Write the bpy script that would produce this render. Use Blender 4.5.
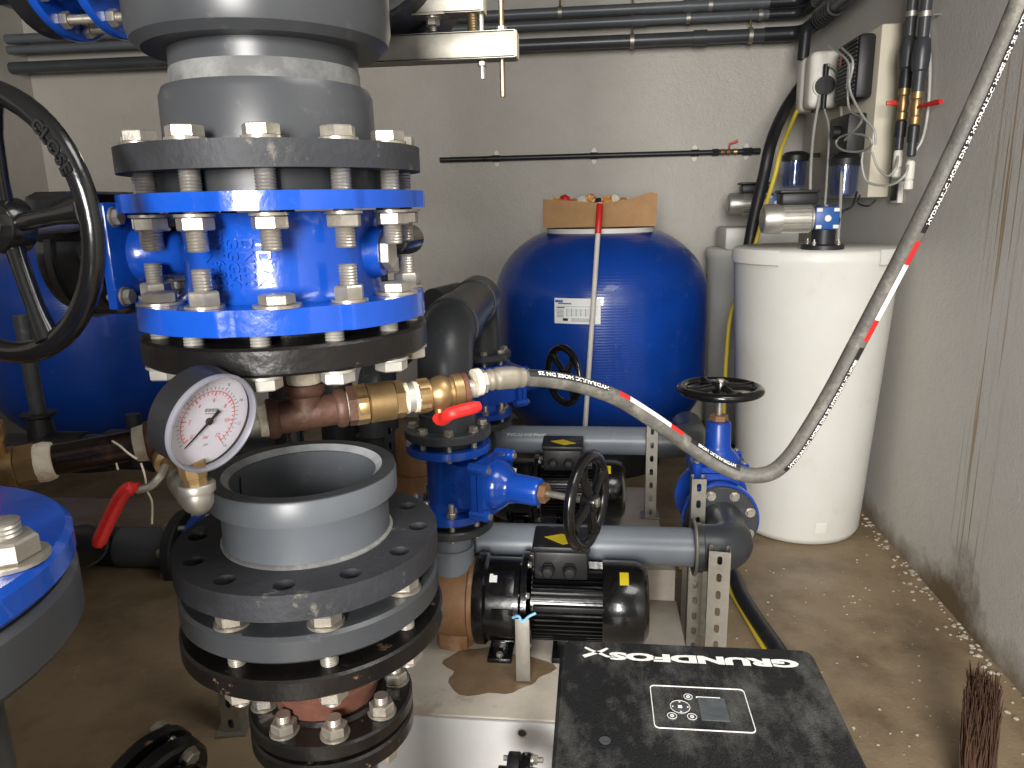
import bpy, bmesh, math, random
from mathutils import Vector, Matrix
random.seed(7)
for o in list(bpy.data.objects): bpy.data.objects.remove(o, do_unlink=True)
SC = bpy.context.scene
COL = SC.collection
V3 = Vector
pi = math.pi

# ------------------------------------------------------------------ camera
F_PX, YAW, PITCH, ROLL, EYE = 745.0, math.radians(6.4), math.radians(13.5), math.radians(1.2), V3((0, 0, 1.5))
FW = V3((-math.sin(YAW)*math.cos(PITCH), math.cos(YAW)*math.cos(PITCH), -math.sin(PITCH)))
_r0 = V3((math.cos(YAW), math.sin(YAW), 0)); _u0 = _r0.cross(FW)
RT = _r0*math.cos(ROLL) - _u0*math.sin(ROLL)
UP = _u0*math.cos(ROLL) + _r0*math.sin(ROLL)
cam = bpy.data.cameras.new('camera'); camo = bpy.data.objects.new('camera', cam); COL.objects.link(camo)
cam.sensor_width = 36.0; cam.lens = 36.0*F_PX/1024.0; cam.clip_start = 0.02
camo.matrix_world = Matrix(((RT.x, UP.x, -FW.x, EYE.x), (RT.y, UP.y, -FW.y, EYE.y), (RT.z, UP.z, -FW.z, EYE.z), (0, 0, 0, 1)))
SC.camera = camo
def at(x, y, X=None, Y=None, Z=None, d=None):
    v = FW + RT*((x-512)/F_PX) - UP*((y-384)/F_PX)
    t = d
    if X is not None: t = (X-EYE.x)/v.x
    elif Y is not None: t = (Y-EYE.y)/v.y
    elif Z is not None: t = (Z-EYE.z)/v.z
    return EYE + v*t
def pr(p):
    v = V3(p)-EYE; d = v.dot(FW)
    return 512+F_PX*v.dot(RT)/d, 384-F_PX*v.dot(UP)/d, d

# ------------------------------------------------------------------ world, daylight, exposure
w = bpy.data.worlds.new('world'); SC.world = w; w.use_nodes = True
w.node_tree.nodes['Background'].inputs[0].default_value = (0.92, 0.96, 1.0, 1)
w.node_tree.nodes['Background'].inputs[1].default_value = 0.2
def area(name, loc, target, sx, sy, power, col=(1, .97, .93)):
    l = bpy.data.lights.new(name, 'AREA'); l.shape = 'RECTANGLE'; l.size = sx; l.size_y = sy; l.energy = power; l.color = col
    o = bpy.data.objects.new(name, l); COL.objects.link(o); o.location = loc
    o.rotation_euler = (V3(target)-V3(loc)).to_track_quat('-Z', 'Y').to_euler()
    return o
area('hatch_daylight', (0.75, 0.55, 2.90), (0.85, 0.90, 0), 0.9, 1.0, 21)
area('doorway_daylight', (-0.25, -4.0, 2.1), (0.45, 3.0, 0.9), 1.5, 1.9, 440)
SC.view_settings.view_transform = 'Standard'; SC.view_settings.look = 'None'
SC.view_settings.gamma = 1.0; SC.view_settings.use_curve_mapping = False
SC.view_settings.exposure = 0.35

# ------------------------------------------------------------------ materials
def lin(h):
    h = h.lstrip('#'); c = [int(h[i:i+2], 16)/255 for i in (0, 2, 4)]
    return tuple((x/12.92 if x <= .04045 else ((x+.055)/1.055)**2.4) for x in c) + (1,)
MATS = {}
def mat(name, col, rough=.5, metal=0, col2=None, scale=6, amt=.5, bump=0, bscale=60, dust=None, dscale=9, dlo=.55, dhi=.7, damt=.6,
        stretch=(1, 1, 1), coat=0, trans=0, rough2=None, ior=1.45, spec=.5):
    m = bpy.data.materials.new(name); m.use_nodes = True; nt = m.node_tree; N = nt.nodes; L = nt.links
    b = N['Principled BSDF']
    b.inputs['Roughness'].default_value = rough; b.inputs['Metallic'].default_value = metal
    b.inputs['Coat Weight'].default_value = coat; b.inputs['Transmission Weight'].default_value = trans
    b.inputs['IOR'].default_value = ior; b.inputs['Specular IOR Level'].default_value = spec
    tc = N.new('ShaderNodeTexCoord'); mp = N.new('ShaderNodeMapping'); mp.inputs['Scale'].default_value = stretch
    L.new(tc.outputs['Object'], mp.inputs['Vector']); vec = mp.outputs['Vector']
    base = lin(col); cur = None
    if col2:
        n = N.new('ShaderNodeTexNoise'); n.inputs['Scale'].default_value = scale; n.inputs['Detail'].default_value = 6; n.inputs['Roughness'].default_value = .65
        L.new(vec, n.inputs['Vector'])
        r = N.new('ShaderNodeValToRGB'); r.color_ramp.elements[0].position = .5-amt*.4; r.color_ramp.elements[1].position = .5+amt*.4
        r.color_ramp.elements[0].color = base; r.color_ramp.elements[1].color = lin(col2)
        L.new(n.outputs['Fac'], r.inputs['Fac']); cur = r.outputs['Color']
    if dust:
        n2 = N.new('ShaderNodeTexNoise'); n2.inputs['Scale'].default_value = dscale; n2.inputs['Detail'].default_value = 9; n2.inputs['Roughness'].default_value = .7
        L.new(vec, n2.inputs['Vector'])
        r2 = N.new('ShaderNodeMapRange'); r2.inputs['From Min'].default_value = dlo; r2.inputs['From Max'].default_value = dhi; r2.inputs['To Max'].default_value = damt
        L.new(n2.outputs['Fac'], r2.inputs['Value'])
        mx = N.new('ShaderNodeMix'); mx.data_type = 'RGBA'
        if cur: L.new(cur, mx.inputs[6])
        else: mx.inputs[6].default_value = base
        mx.inputs[7].default_value = lin(dust); L.new(r2.outputs['Result'], mx.inputs[0]); cur = mx.outputs[2]
        if rough2 is not None:
            rr = N.new('ShaderNodeMapRange'); rr.inputs['To Min'].default_value = rough; rr.inputs['To Max'].default_value = rough2
            L.new(r2.outputs['Result'], rr.inputs['Value']); L.new(rr.outputs['Result'], b.inputs['Roughness'])
    if cur: L.new(cur, b.inputs['Base Color'])
    else: b.inputs['Base Color'].default_value = base
    if bump:
        n3 = N.new('ShaderNodeTexNoise'); n3.inputs['Scale'].default_value = bscale; n3.inputs['Detail'].default_value = 5
        L.new(vec, n3.inputs['Vector'])
        bp = N.new('ShaderNodeBump'); bp.inputs['Strength'].default_value = bump; bp.inputs['Distance'].default_value = .01
        L.new(n3.outputs['Fac'], bp.inputs['Height']); L.new(bp.outputs['Normal'], b.inputs['Normal'])
    MATS[name] = m
    return m
mat('blue', '#154cb0', .22, col2='#1044a4', bump=.06, bscale=90, dust='#5b7fc4', dscale=14, dlo=.62, dhi=.8, damt=.35, coat=.4)
mat('blue_far', '#1442a0', .3, col2='#103a92', bump=.05, bscale=60, dust='#5f7aa8', dscale=16, dlo=.58, dhi=.75, damt=.4)
mat('black_paint', '#0b0b0c', .22, col2='#131314', bump=.05, bscale=70, coat=.3)
mat('black_plastic', '#19191b', .45, col2='#222224', dust='#77736c', dscale=22, dlo=.58, dhi=.8, damt=.35)
mat('black_ring', '#232426', .6, col2='#33343a', scale=12, bump=.12, bscale=140, dust='#a9a294', dscale=18, dlo=.62, dhi=.74, damt=.55)
mat('black_steel', '#0e0e0f', .32, col2='#191614', scale=16, dust='#b3937c', dscale=30, dlo=.62, dhi=.70, damt=.6, bump=.1, bscale=80)
mat('pvc', '#37393c', .33, col2='#414346', scale=5, dust='#9aa0a6', dscale=16, dlo=.6, dhi=.8, damt=.3, rough2=.6)
mat('pvc_light', '#5a5e63', .36, col2='#53575c', scale=6, dust='#a6a59f', dscale=20, dlo=.6, dhi=.8, damt=.35)
mat('pvc_dark', '#2f3134', .36, col2='#3a3d41', scale=7, dust='#8f9296', dscale=18, dlo=.6, dhi=.8, damt=.35)
mat('pvc_pale', '#7a8189', .34, col2='#717880', scale=6, dust='#a6a59f', dscale=20, dlo=.6, dhi=.8, damt=.3)
mat('pvc_black', '#1d1f22', .4, col2='#27292c', dust='#6f6d69', dscale=20, dlo=.6, dhi=.8, damt=.3)
mat('cement', '#8a8a86', .7, col2='#6c6d6d', scale=18, amt=.8, dust='#4a4b4d', dscale=12, dlo=.45, dhi=.6, damt=.7)
mat('steel', '#b9b4aa', .34, .72, col2='#9c968b', scale=40, bump=.05, bscale=200)
mat('galv', '#aaa79e', .45, .75, col2='#8e8a80', scale=22, amt=.7, dust='#c6bda6', dscale=14, dlo=.58, dhi=.75, damt=.4)
mat('zinc_rod', '#9a8767', .38, .9, col2='#85744f', scale=30)
mat('brass', '#a88d62', .38, .75, col2='#8c7250', scale=30, dust='#6e5a3a', dscale=24, dlo=.58, dhi=.8, damt=.5)
mat('bronze', '#8b6a4a', .5, .15, col2='#755439', scale=14, dust='#a99a86', dscale=20, dlo=.58, dhi=.75, damt=.45)
mat('rust_iron', '#6b4a3b', .55, .35, col2='#4f3a31', scale=26, dust='#8d7a70', dscale=18, dlo=.55, dhi=.75, damt=.6, bump=.12, bscale=120)
mat('dark_pipe', '#3a2e2b', .25, .6, col2='#21191a', scale=28, amt=.6, dust='#6d4a38', dscale=22, dlo=.56, dhi=.7, damt=.7)
mat('copper_red', '#6e4638', .6, .1, col2='#52332a', scale=20, dust='#8d6654', dscale=12, dlo=.5, dhi=.75, damt=.5)
mat('tape', '#e2dac6', .75, col2='#cabfa6', scale=60, bump=.3, bscale=200)
mat('white_edge', '#a9acae', .6, col2='#7f8386', scale=30, amt=.7)
mat('nickel', '#aeaca4', .4, .6, col2='#c4c0b6', scale=60)
mat('red', '#d02a26', .4, col2='#bb201e')
mat('white_plastic', '#dcdad2', .5, col2='#d2cfc5', scale=3)
mat('tank_white', '#d9d9d4', .42, col2='#cfcec6', scale=2.5, dust='#b9b2a4', dscale=5, dlo=.58, dhi=.8, damt=.5)
mat('cream', '#cfc8b4', .55, col2='#c4bca8', scale=4)
mat('alu', '#b9b7b0', .4, .7, col2='#a3a19a', scale=20)
mat('cardboard', '#a8845c', .85, col2='#9a7650', scale=14, dust='#c7a67c', dscale=6, dlo=.6, dhi=.8, damt=.4)
mat('yellow', '#d8c21c', .45)
mat('yellow_hose', '#cdb63a', .5)
mat('label_white', '#e4e6e4', .5)
mat('ink_grey', '#80858a', .6)
mat('ink_black', '#1b1b1c', .6)
mat('ink_red', '#d4686c', .6)
mat('ink_blue', '#3b66a8', .6)
mat('white_ink', '#eceae4', .55)
mat('pole_white', '#cdc9c2', .4, col2='#bdb8b0', scale=9)
mat('hose', '#63605a', .55, col2='#4b4945', scale=30, dust='#8e897c', dscale=34, dlo=.52, dhi=.7, damt=.6, bump=.15, bscale=160)
mat('hose_stripe', '#1c1c1d', .5)
mat('ferrule', '#857f72', .5, .5, col2='#979082', scale=30, dust='#b5ad9b', dscale=20, dlo=.5, dhi=.7, damt=.6)
mat('tube_clear', '#c9c9c4', .25, trans=.35)
def clear_mat(name, tint, gloss):
    m = bpy.data.materials.new(name); m.use_nodes = True; N = m.node_tree.nodes; L = m.node_tree.links; N.remove(N['Principled BSDF'])
    t = N.new('ShaderNodeBsdfTransparent'); t.inputs[0].default_value = tint; g = N.new('ShaderNodeBsdfGlossy'); g.inputs['Roughness'].default_value = .06
    mx = N.new('ShaderNodeMixShader'); mx.inputs[0].default_value = gloss
    L.new(t.outputs[0], mx.inputs[1]); L.new(g.outputs[0], mx.inputs[2]); L.new(mx.outputs[0], N['Material Output'].inputs[0])
    MATS[name] = m
clear_mat('gauge_glass', (.97, .97, .98, 1), .06)
clear_mat('cup_blue', (.74, .80, .96, 1), .10)
mat('dial', '#cfccd2', .5)
mat('grey_plastic', '#74747c', .35)
mat('bristle', '#4d3320', .8, col2='#2c1a0e', scale=30, amt=.9)
mat('wood', '#5a3a20', .7, col2='#3c2614', scale=20)
mat('drive_black', '#0f1012', .5, col2='#17181a', scale=9, bump=.25, bscale=420, dust='#8c8d88', dscale=11, dlo=.47, dhi=.78, damt=.45, stretch=(1.6, .8, 1), rough2=.8)
mat('screen', '#3b3f42', .4, col2='#63686a', scale=40, amt=.7)
mat('trash', '#c98a3a', .6, col2='#b5452a', scale=25, amt=.3, dust='#e8dcae', dscale=30, dlo=.5, dhi=.55, damt=1)
mat('plinth', '#b3ada2', .7, col2='#a0978a', scale=6, dust='#7d6850', dscale=4, dlo=.56, dhi=.66, damt=.7, bump=.1, bscale=60)
mat('plinth_paint', '#b8b8b6', .6, col2='#a9a9a8', scale=4)
mat('wet_stain', '#6a5843', .3, col2='#7c6a54', scale=18, bump=.1, bscale=80)
mat('debris', '#b9b1a0', .8, col2='#8f8574', scale=20)

def tank_mat():
    m = mat('tank_blue', '#0a3f9c', .3, col2='#083788', scale=4, dust='#8b8f93', dscale=26, dlo=.6, dhi=.85, damt=.35, rough2=.6, coat=.3)
    nt = m.node_tree; N = nt.nodes; L = nt.links
    tc = N.new('ShaderNodeTexCoord'); wv = N.new('ShaderNodeTexWave'); wv.bands_direction = 'Z'; wv.inputs['Scale'].default_value = 22
    wv.inputs['Distortion'].default_value = 1.5; wv.inputs['Detail'].default_value = 3
    L.new(tc.outputs['Object'], wv.inputs['Vector'])
    bp = N.new('ShaderNodeBump'); bp.inputs['Strength'].default_value = .05; bp.inputs['Distance'].default_value = .01
    L.new(wv.outputs['Fac'], bp.inputs['Height']); L.new(bp.outputs['Normal'], N['Principled BSDF'].inputs['Normal'])
tank_mat()

def setting_mat(name, c1, c2, stain, rough, bump, floor=False):
    m = bpy.data.materials.new(name); m.use_nodes = True; nt = m.node_tree; N = nt.nodes; L = nt.links; b = N['Principled BSDF']
    tc = N.new('ShaderNodeTexCoord')
    def noise(s, det=8, ro=.65, vec=None):
        n = N.new('ShaderNodeTexNoise'); n.inputs['Scale'].default_value = s; n.inputs['Detail'].default_value = det; n.inputs['Roughness'].default_value = ro
        L.new(vec or tc.outputs['Object'], n.inputs['Vector']); return n.outputs['Fac']
    def ramp(f, a, bb, ca, cb):
        r = N.new('ShaderNodeValToRGB'); r.color_ramp.elements[0].position = a; r.color_ramp.elements[1].position = bb
        r.color_ramp.elements[0].color = ca; r.color_ramp.elements[1].color = cb; L.new(f, r.inputs['Fac']); return r.outputs['Color']
    def mix(f, a, bb):
        x = N.new('ShaderNodeMix'); x.data_type = 'RGBA'; L.new(f, x.inputs[0])
        if isinstance(a, tuple): x.inputs[6].default_value = a
        else: L.new(a, x.inputs[6])
        if isinstance(bb, tuple): x.inputs[7].default_value = bb
        else: L.new(bb, x.inputs[7])
        return x.outputs[2]
    def mr(f, a, bb, lo=0., hi=1.):
        x = N.new('ShaderNodeMapRange'); x.inputs['From Min'].default_value = a; x.inputs['From Max'].default_value = bb
        x.inputs['To Min'].default_value = lo; x.inputs['To Max'].default_value = hi; L.new(f, x.inputs['Value']); return x.outputs['Result']
    def math_(op, a, bb):
        x = N.new('ShaderNodeMath'); x.operation = op
        for i, q in enumerate((a, bb)):
            if isinstance(q, (int, float)): x.inputs[i].default_value = q
            else: L.new(q, x.inputs[i])
        return x.outputs[0]
    col = ramp(noise(1.3), .35, .68, lin(c1), lin(c2))
    if floor:
        col = mix(mr(noise(3.1), .46, .66, 0, .85), col, lin(stain))
        col = mix(mr(noise(22, 10, .78), .61, .68, 0, .75), col, lin('#b9a88a'))
        L.new(mr(noise(1.7), .4, .6, .28, .62), b.inputs['Roughness'])
    else:
        col = mix(mr(noise(7), .55, .75, 0, .25), col, lin(stain))
        b.inputs['Roughness'].default_value = rough
        if name == 'wall_right':
            sx = N.new('ShaderNodeSeparateXYZ'); L.new(tc.outputs['Object'], sx.inputs[0])
            # rust-brown runs that came down from a leak near the top, and a splash of mud at the foot
            mpv = N.new('ShaderNodeMapping'); mpv.inputs['Scale'].default_value = (1, 30, .7); L.new(tc.outputs['Object'], mpv.inputs['Vector'])
            runs = mr(noise(1.6, 3, .5, mpv.outputs['Vector']), .53, .60)
            dy = math_('ABSOLUTE', math_('SUBTRACT', sx.outputs['Y'], 2.62), 0)
            band = mr(dy, .06, .16, 1, 0)
            zfade = mr(sx.outputs['Z'], .1, .35, 0, 1)
            col = mix(math_('MULTIPLY', math_('MULTIPLY', runs, band), math_('MULTIPLY', zfade, .75)), col, lin('#8a6d3a'))
            dy2 = math_('ABSOLUTE', math_('SUBTRACT', sx.outputs['Y'], 2.6), 0)
            spl = math_('ADD', math_('ADD', math_('MULTIPLY', dy2, 1.0), math_('MULTIPLY', sx.outputs['Z'], 1.3)), math_('MULTIPLY', noise(7, 6), .75))
            col = mix(mr(spl, .5, .78, .95, 0), col, lin('#5b4a34'))
            low = math_('ADD', sx.outputs['Z'], math_('MULTIPLY', noise(5, 7), .35))
            col = mix(mr(low, .16, .3, .8, 0), col, lin('#6d5c45'))
    L.new(col, b.inputs['Base Color'])
    bp = N.new('ShaderNodeBump'); bp.inputs['Strength'].default_value = bump; bp.inputs['Distance'].default_value = .02
    h = N.new('ShaderNodeMath'); h.operation = 'ADD'; L.new(noise(16, 7), h.inputs[0]); L.new(noise(90, 3), h.inputs[1])
    L.new(h.outputs[0], bp.inputs['Height']); L.new(bp.outputs['Normal'], b.inputs['Normal'])
    MATS[name] = m
setting_mat('wall', '#a7a299', '#b2aea5', '#968f85', .42, .2)
setting_mat('wall_right', '#bebbb5', '#c6c3bd', '#b2aea6', .5, .12)  # same paint as the back wall, colour lightened to stand in for missing light
setting_mat('floor', '#85735a', '#948268', '#64523d', .4, .15, floor=True)
setting_mat('ceiling', '#8b8883', '#949089', '#7d7973', .7, .1)

# ------------------------------------------------------------------ mesh builder
def frame(loc, zdir, xhint=(1, 0, 0)):
    z = V3(zdir).normalized(); x = V3(xhint)
    x = x - z*x.dot(z)
    if x.length < 1e-4: x = V3((0, 1, 0)) - z*z.y
    x.normalize(); y = z.cross(x); l = V3(loc)
    return Matrix(((x.x, y.x, z.x, l.x), (x.y, y.y, z.y, l.y), (x.z, y.z, z.z, l.z), (0, 0, 0, 1)))
def T(x, y, z): return Matrix.Translation((x, y, z))
I4 = Matrix.Identity(4)
class MB:
    def __init__(s): s.v = []; s.f = []
    def add(s, vs, fs, M=I4):
        b = len(s.v); s.v += [M @ V3(p) for p in vs]; s.f += [[i+b for i in f] for f in fs]; return s
    def lathe(s, prof, M=I4, seg=32, a0=0, a1=2*pi, cap=True):
        full = abs(a1-a0-2*pi) < 1e-6; n = seg if full else seg+1; vs = []; fs = []
        for r, z in prof:
            for i in range(n):
                a = a0+(a1-a0)*i/seg; vs.append((r*math.cos(a), r*math.sin(a), z))
        for k in range(len(prof)-1):
            for i in range(seg):
                j = (i+1) % n
                fs.append([k*n+i, k*n+j, (k+1)*n+j, (k+1)*n+i])
        if full and cap and tuple(prof[0]) != tuple(prof[-1]):
            if prof[0][0] > 1e-6: fs.append([i for i in range(n)][::-1])
            if prof[-1][0] > 1e-6: fs.append([(len(prof)-1)*n+i for i in range(n)])
        return s.add(vs, fs, M)
    def ring(s, r0, r1, z0, z1, M=I4, seg=32, ch=0.0):
        c = ch
        p = [(r0, z0), (r1-c, z0), (r1, z0+c), (r1, z1-c), (r1-c, z1), (r0, z1)] if c else [(r0, z0), (r1, z0), (r1, z1), (r0, z1)]
        n = seg; vs = []; fs = []
        for r, z in p:
            for i in range(n): vs.append((r*math.cos(2*pi*i/n), r*math.sin(2*pi*i/n), z))
        K = len(p)
        for k in range(K):
            k2 = (k+1) % K
            for i in range(n):
                j = (i+1) % n; fs.append([k*n+i, k*n+j, k2*n+j, k2*n+i])
        return s.add(vs, fs, M)
    def cyl(s, r, z0, z1, M=I4, seg=24, ch=0.0, r2=None):
        r2 = r if r2 is None else r2
        if ch: return s.lathe([(r-ch, z0), (r, z0+ch), (r2, z1-ch), (r2-ch, z1)], M, seg)
        return s.lathe([(r, z0), (r2, z1)], M, seg)
    def hexa(s, r, z0, z1, M=I4, ch=.0):
        s.lathe([(r*.93, z0), (r, z0+(z1-z0)*.1), (r, z1-(z1-z0)*.12), (r*.9, z1)], M, 6); return s
    def thread(s, r, z0, z1, M=I4, pitch=.0032, seg=14):
        p = []; z = z0
        while z < z1-1e-6: p += [(r*.9, z), (r, min(z+pitch/2, z1))]; z += pitch
        p += [(r*.85, z1)]
        return s.lathe(p, M, seg)
    def box(s, x0, x1, y0, y1, z0, z1, M=I4, bev=0.0, seg=2):
        bm = bmesh.new(); bmesh.ops.create_cube(bm, size=1)
        for v in bm.verts: v.co = V3((x0+(v.co.x+.5)*(x1-x0), y0+(v.co.y+.5)*(y1-y0), z0+(v.co.z+.5)*(z1-z0)))
        if bev: bmesh.ops.bevel(bm, geom=list(bm.edges), offset=bev, segments=seg, profile=.5, affect='EDGES')
        bm.verts.index_update(); s.add([v.co.copy() for v in bm.verts], [[v.index for v in f.verts] for f in bm.faces], M); bm.free(); return s
    def tube(s, pts, r, seg=12, caps=True):
        pts = [V3(p) for p in pts]; n = len(pts); R = r if isinstance(r, (list, tuple)) else [r]*n
        t = (pts[1]-pts[0]).normalized(); x = t.orthogonal().normalized(); vs = []; fs = []
        for k in range(n):
            if k == 0: t2 = (pts[1]-pts[0]).normalized()
            elif k == n-1: t2 = (pts[-1]-pts[-2]).normalized()
            else: t2 = ((pts[k+1]-pts[k]).normalized()+(pts[k]-pts[k-1]).normalized()).normalized()
            x = (x-t2*x.dot(t2)).normalized(); y = t2.cross(x)
            for i in range(seg):
                a = 2*pi*i/seg; vs.append(pts[k]+(x*math.cos(a)+y*math.sin(a))*R[k])
        for k in range(n-1):
            for i in range(seg):
                j = (i+1) % seg; fs.append([k*seg+i, k*seg+j, (k+1)*seg+j, (k+1)*seg+i])
        if caps: fs.append(list(range(seg))[::-1]); fs.append([(n-1)*seg+i for i in range(seg)])
        return s.add(vs, fs)
    def prism(s, pts, z0, z1, M=I4):
        n = len(pts); vs = [(x, y, z0) for x, y in pts]+[(x, y, z1) for x, y in pts]
        fs = [list(range(n))[::-1], list(range(n, 2*n))]+[[i, (i+1) % n, n+(i+1) % n, n+i] for i in range(n)]
        return s.add(vs, fs, M)
    def plate(s, outer, holes, z0, z1, M=I4):
        bm = bmesh.new(); loops = []; edges = []
        for lp in [outer]+holes:
            vv = [bm.verts.new((x, y, 0)) for x, y in lp]; loops.append(vv)
            for i in range(len(vv)): edges.append(bm.edges.new((vv[i], vv[(i+1) % len(vv)])))
        bmesh.ops.triangle_fill(bm, use_beauty=True, use_dissolve=False, edges=edges)
        bm.verts.index_update(); n = len(bm.verts)
        vs = [(v.co.x, v.co.y, z0) for v in bm.verts]+[(v.co.x, v.co.y, z1) for v in bm.verts]; fs = []
        for f in bm.faces:
            ids = [v.index for v in f.verts]
            if f.normal.z < 0: ids = ids[::-1]
            fs.append([i+n for i in ids]); fs.append(ids[::-1])
        for vv in loops:
            for i in range(len(vv)):
                a, b = vv[i].index, vv[(i+1) % len(vv)].index; fs.append([a, b, b+n, a+n])
        bm.free(); return s.add(vs, fs, M)
    def mesh(s, name, m, off=(0, 0, 0), ang=35):
        me = bpy.data.meshes.new(name); o = V3(off)
        me.from_pydata([p-o for p in s.v], [], s.f)
        bm = bmesh.new(); bm.from_mesh(me); bmesh.ops.recalc_face_normals(bm, faces=bm.faces); bm.to_mesh(me); bm.free()
        me.polygons.foreach_set('use_smooth', [True]*len(me.polygons)); me.set_sharp_from_angle(angle=math.radians(ang))
        me.materials.append(MATS[m]); me.update(); return me
W = {}
def tag(o, label, cat, group=None):
    o['label'] = label; o['category'] = cat
    if group: o['group'] = group
    return o
def thing(name, label, cat, loc, group=None):
    o = bpy.data.objects.new(name, None); COL.objects.link(o); o.location = loc; o.empty_display_size = .05
    W[o.name] = V3(loc); return tag(o, label, cat, group)
def part(name, mb, m, parent, ang=35, label=None):
    off = W[parent.name]
    o = bpy.data.objects.new(name, mb.mesh(name, m, off, ang)); COL.objects.link(o); o.parent = parent
    W[o.name] = off
    if label: o['label'] = label
    return o
def inst(name, me, parent, M):
    o = bpy.data.objects.new(name, me); COL.objects.link(o); o.parent = parent; o.matrix_local = T(*(-W[parent.name])) @ M; return o
def solo(name, mb, m, label, cat, loc=(0, 0, 0), group=None, ang=35):
    o = bpy.data.objects.new(name, mb.mesh(name, m, loc, ang)); COL.objects.link(o); o.location = loc; W[o.name] = V3(loc)
    return tag(o, label, cat, group)
def struct(name, mb, m):
    o = bpy.data.objects.new(name, mb.mesh(name, m)); COL.objects.link(o); o['kind'] = 'structure'; W[o.name] = V3((0, 0, 0)); return o
def fillet(pts, r, n=8):
    pts = [V3(p) for p in pts]; out = [pts[0]]
    for i in range(1, len(pts)-1):
        a = (pts[i-1]-pts[i]); b = (pts[i+1]-pts[i]); la, lb = a.length, b.length; a.normalize(); b.normalize()
        ang = a.angle(b); d = min(r/math.tan(ang/2), la*.49, lb*.49); rr = d*math.tan(ang/2)
        c = pts[i]+(a+b).normalized()*(rr/math.sin(ang/2)); s = pts[i]+a*d; e = pts[i]+b*d
        u = s-c; v = e-c; th = u.angle(v)
        for k in range(n+1):
            q = k/n; out.append(c+(u*math.sin((1-q)*th)+v*math.sin(q*th))/math.sin(th))
    out.append(pts[-1]); return out
def spline(pts, n=8):
    P = [V3(p) for p in pts]; P = [P[0]*2-P[1]]+P+[P[-1]*2-P[-2]]; out = []
    for i in range(1, len(P)-2):
        for k in range(n):
            t = k/n; a, b, c, d = P[i-1], P[i], P[i+1], P[i+2]
            out.append(.5*((2*b)+(c-a)*t+(2*a-5*b+4*c-d)*t*t+(3*b-a-3*c+d)*t**3))
    out.append(P[-2]); return out
def circ(r, n, cx=0, cy=0, ph=0): return [(cx+r*math.cos(ph+2*pi*i/n), cy+r*math.sin(ph+2*pi*i/n)) for i in range(n)]
def text_geo(txt, size, bold=0.0, sx=1.0, align='LEFT', depth=0.0):
    cu = bpy.data.curves.new('lettering', 'FONT'); cu.body = txt; cu.size = size; cu.offset = bold; cu.extrude = depth; cu.resolution_u = 3; cu.align_x = align
    o = bpy.data.objects.new('lettering', cu); COL.objects.link(o); bpy.context.view_layer.update()
    me = bpy.data.meshes.new_from_object(o.evaluated_get(bpy.context.evaluated_depsgraph_get()))
    vs = [V3((v.co.x*sx, v.co.y, v.co.z)) for v in me.vertices]; fs = [list(p.vertices) for p in me.polygons]
    bpy.data.objects.remove(o, do_unlink=True); bpy.data.curves.remove(cu); bpy.data.meshes.remove(me)
    return vs, fs

# shared fasteners
def bolt_mesh(key, m, hexr, headh, wr, L, shaft, nut=None, tip=0.0, nuthead=False):
    """head sits on z=0 pointing +z, shaft runs to -L; nut = depth of its upper face; tip = stud showing above the head"""
    b = MB(); b.lathe([(wr, 0), (wr, .0028), (hexr*.8, .0028)], I4, 20); b.hexa(hexr, .0028, .0028+headh)
    if tip: b.thread(shaft, .0028+headh, .0028+headh+tip)
    if L: b.thread(shaft, -L, 0)
    if nut is not None:
        b.lathe([(wr*.97, -nut-.0028), (wr*.97, -nut)], I4, 20); b.hexa(hexr, -nut-.0028-headh*1.15, -nut-.0028)
    return b.mesh(key, m)
def flange_bolts(me, parent, cx, cy, z, r, n, ph, zdir=(0, 0, 1), skip=(), name='bolt', M0=None):
    for i in range(n):
        if i in skip: continue
        a = ph+2*pi*i/n
        M = (M0 if M0 is not None else T(cx, cy, z)) @ T(r*math.cos(a), r*math.sin(a), 0) @ Matrix.Rotation(random.uniform(0, 1), 4, 'Z')
        inst(name, me, parent, M)

# ================================================================== SETTING
XR, XL, YB, YF, ZC = 1.32, -3.9, 5.15, -1.3, 2.85
struct('floor', MB().box(XL, XR, YF, YB, -.1, 0), 'floor')
struct('wall_back', MB().box(XL, XR, YB, YB+.15, -.1, ZC), 'wall')
struct('wall_right', MB().box(XR, XR+.15, YF, YB+.15, -.1, ZC), 'wall_right')
struct('wall_left', MB().box(XL-.15, XL, YF, YB+.15, -.1, ZC), 'wall')
struct('added_shade_wall', MB().box(XL-.15, -.50, -.50, -.35, -.1, 1.62), 'wall')  # unseen half-height wall, added to keep doorway light off the left floor
struct('ceiling', MB().box(XL-.15, XR+.15, 1.25, YB+.15, ZC, ZC+.15).box(XL-.15, .2, YF, 1.25, ZC, ZC+.15), 'ceiling')
struct('floor_slab', MB().box(XL, -.62, .9, 2.75, 0, .33, bev=.004), 'floor')
# concrete plinths under the pumps
PL1 = struct('floor_plinth', MB().box(-.62, .255, 1.518, 2.09, 0, .32, bev=.004), 'plinth')
PL2 = struct('floor_plinth', MB().box(-.62, .25, 2.09, 2.32, 0, .42, bev=.004).box(-.62, .25, 2.3205, 3.0, 0, .33, bev=.004), 'plinth')
sk = MB().box(-.615, .25, 1.508, 1.5175, 0, .316, bev=.002)
o = part('painted_face', sk, 'plinth_paint', PL1)
hq_ = at(522, 733, Y=1.508)
part('drain_hole', MB().cyl(.011, 0, .0006, frame((hq_.x, 1.508, hq_.z), (0, -1, 0)), 18), 'black_plastic', PL1)
part('drain_rim', MB().ring(.010, .0135, 0, .0012, frame((hq_.x, 1.508, hq_.z), (0, -1, 0)), 18), 'plinth', PL1)

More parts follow.
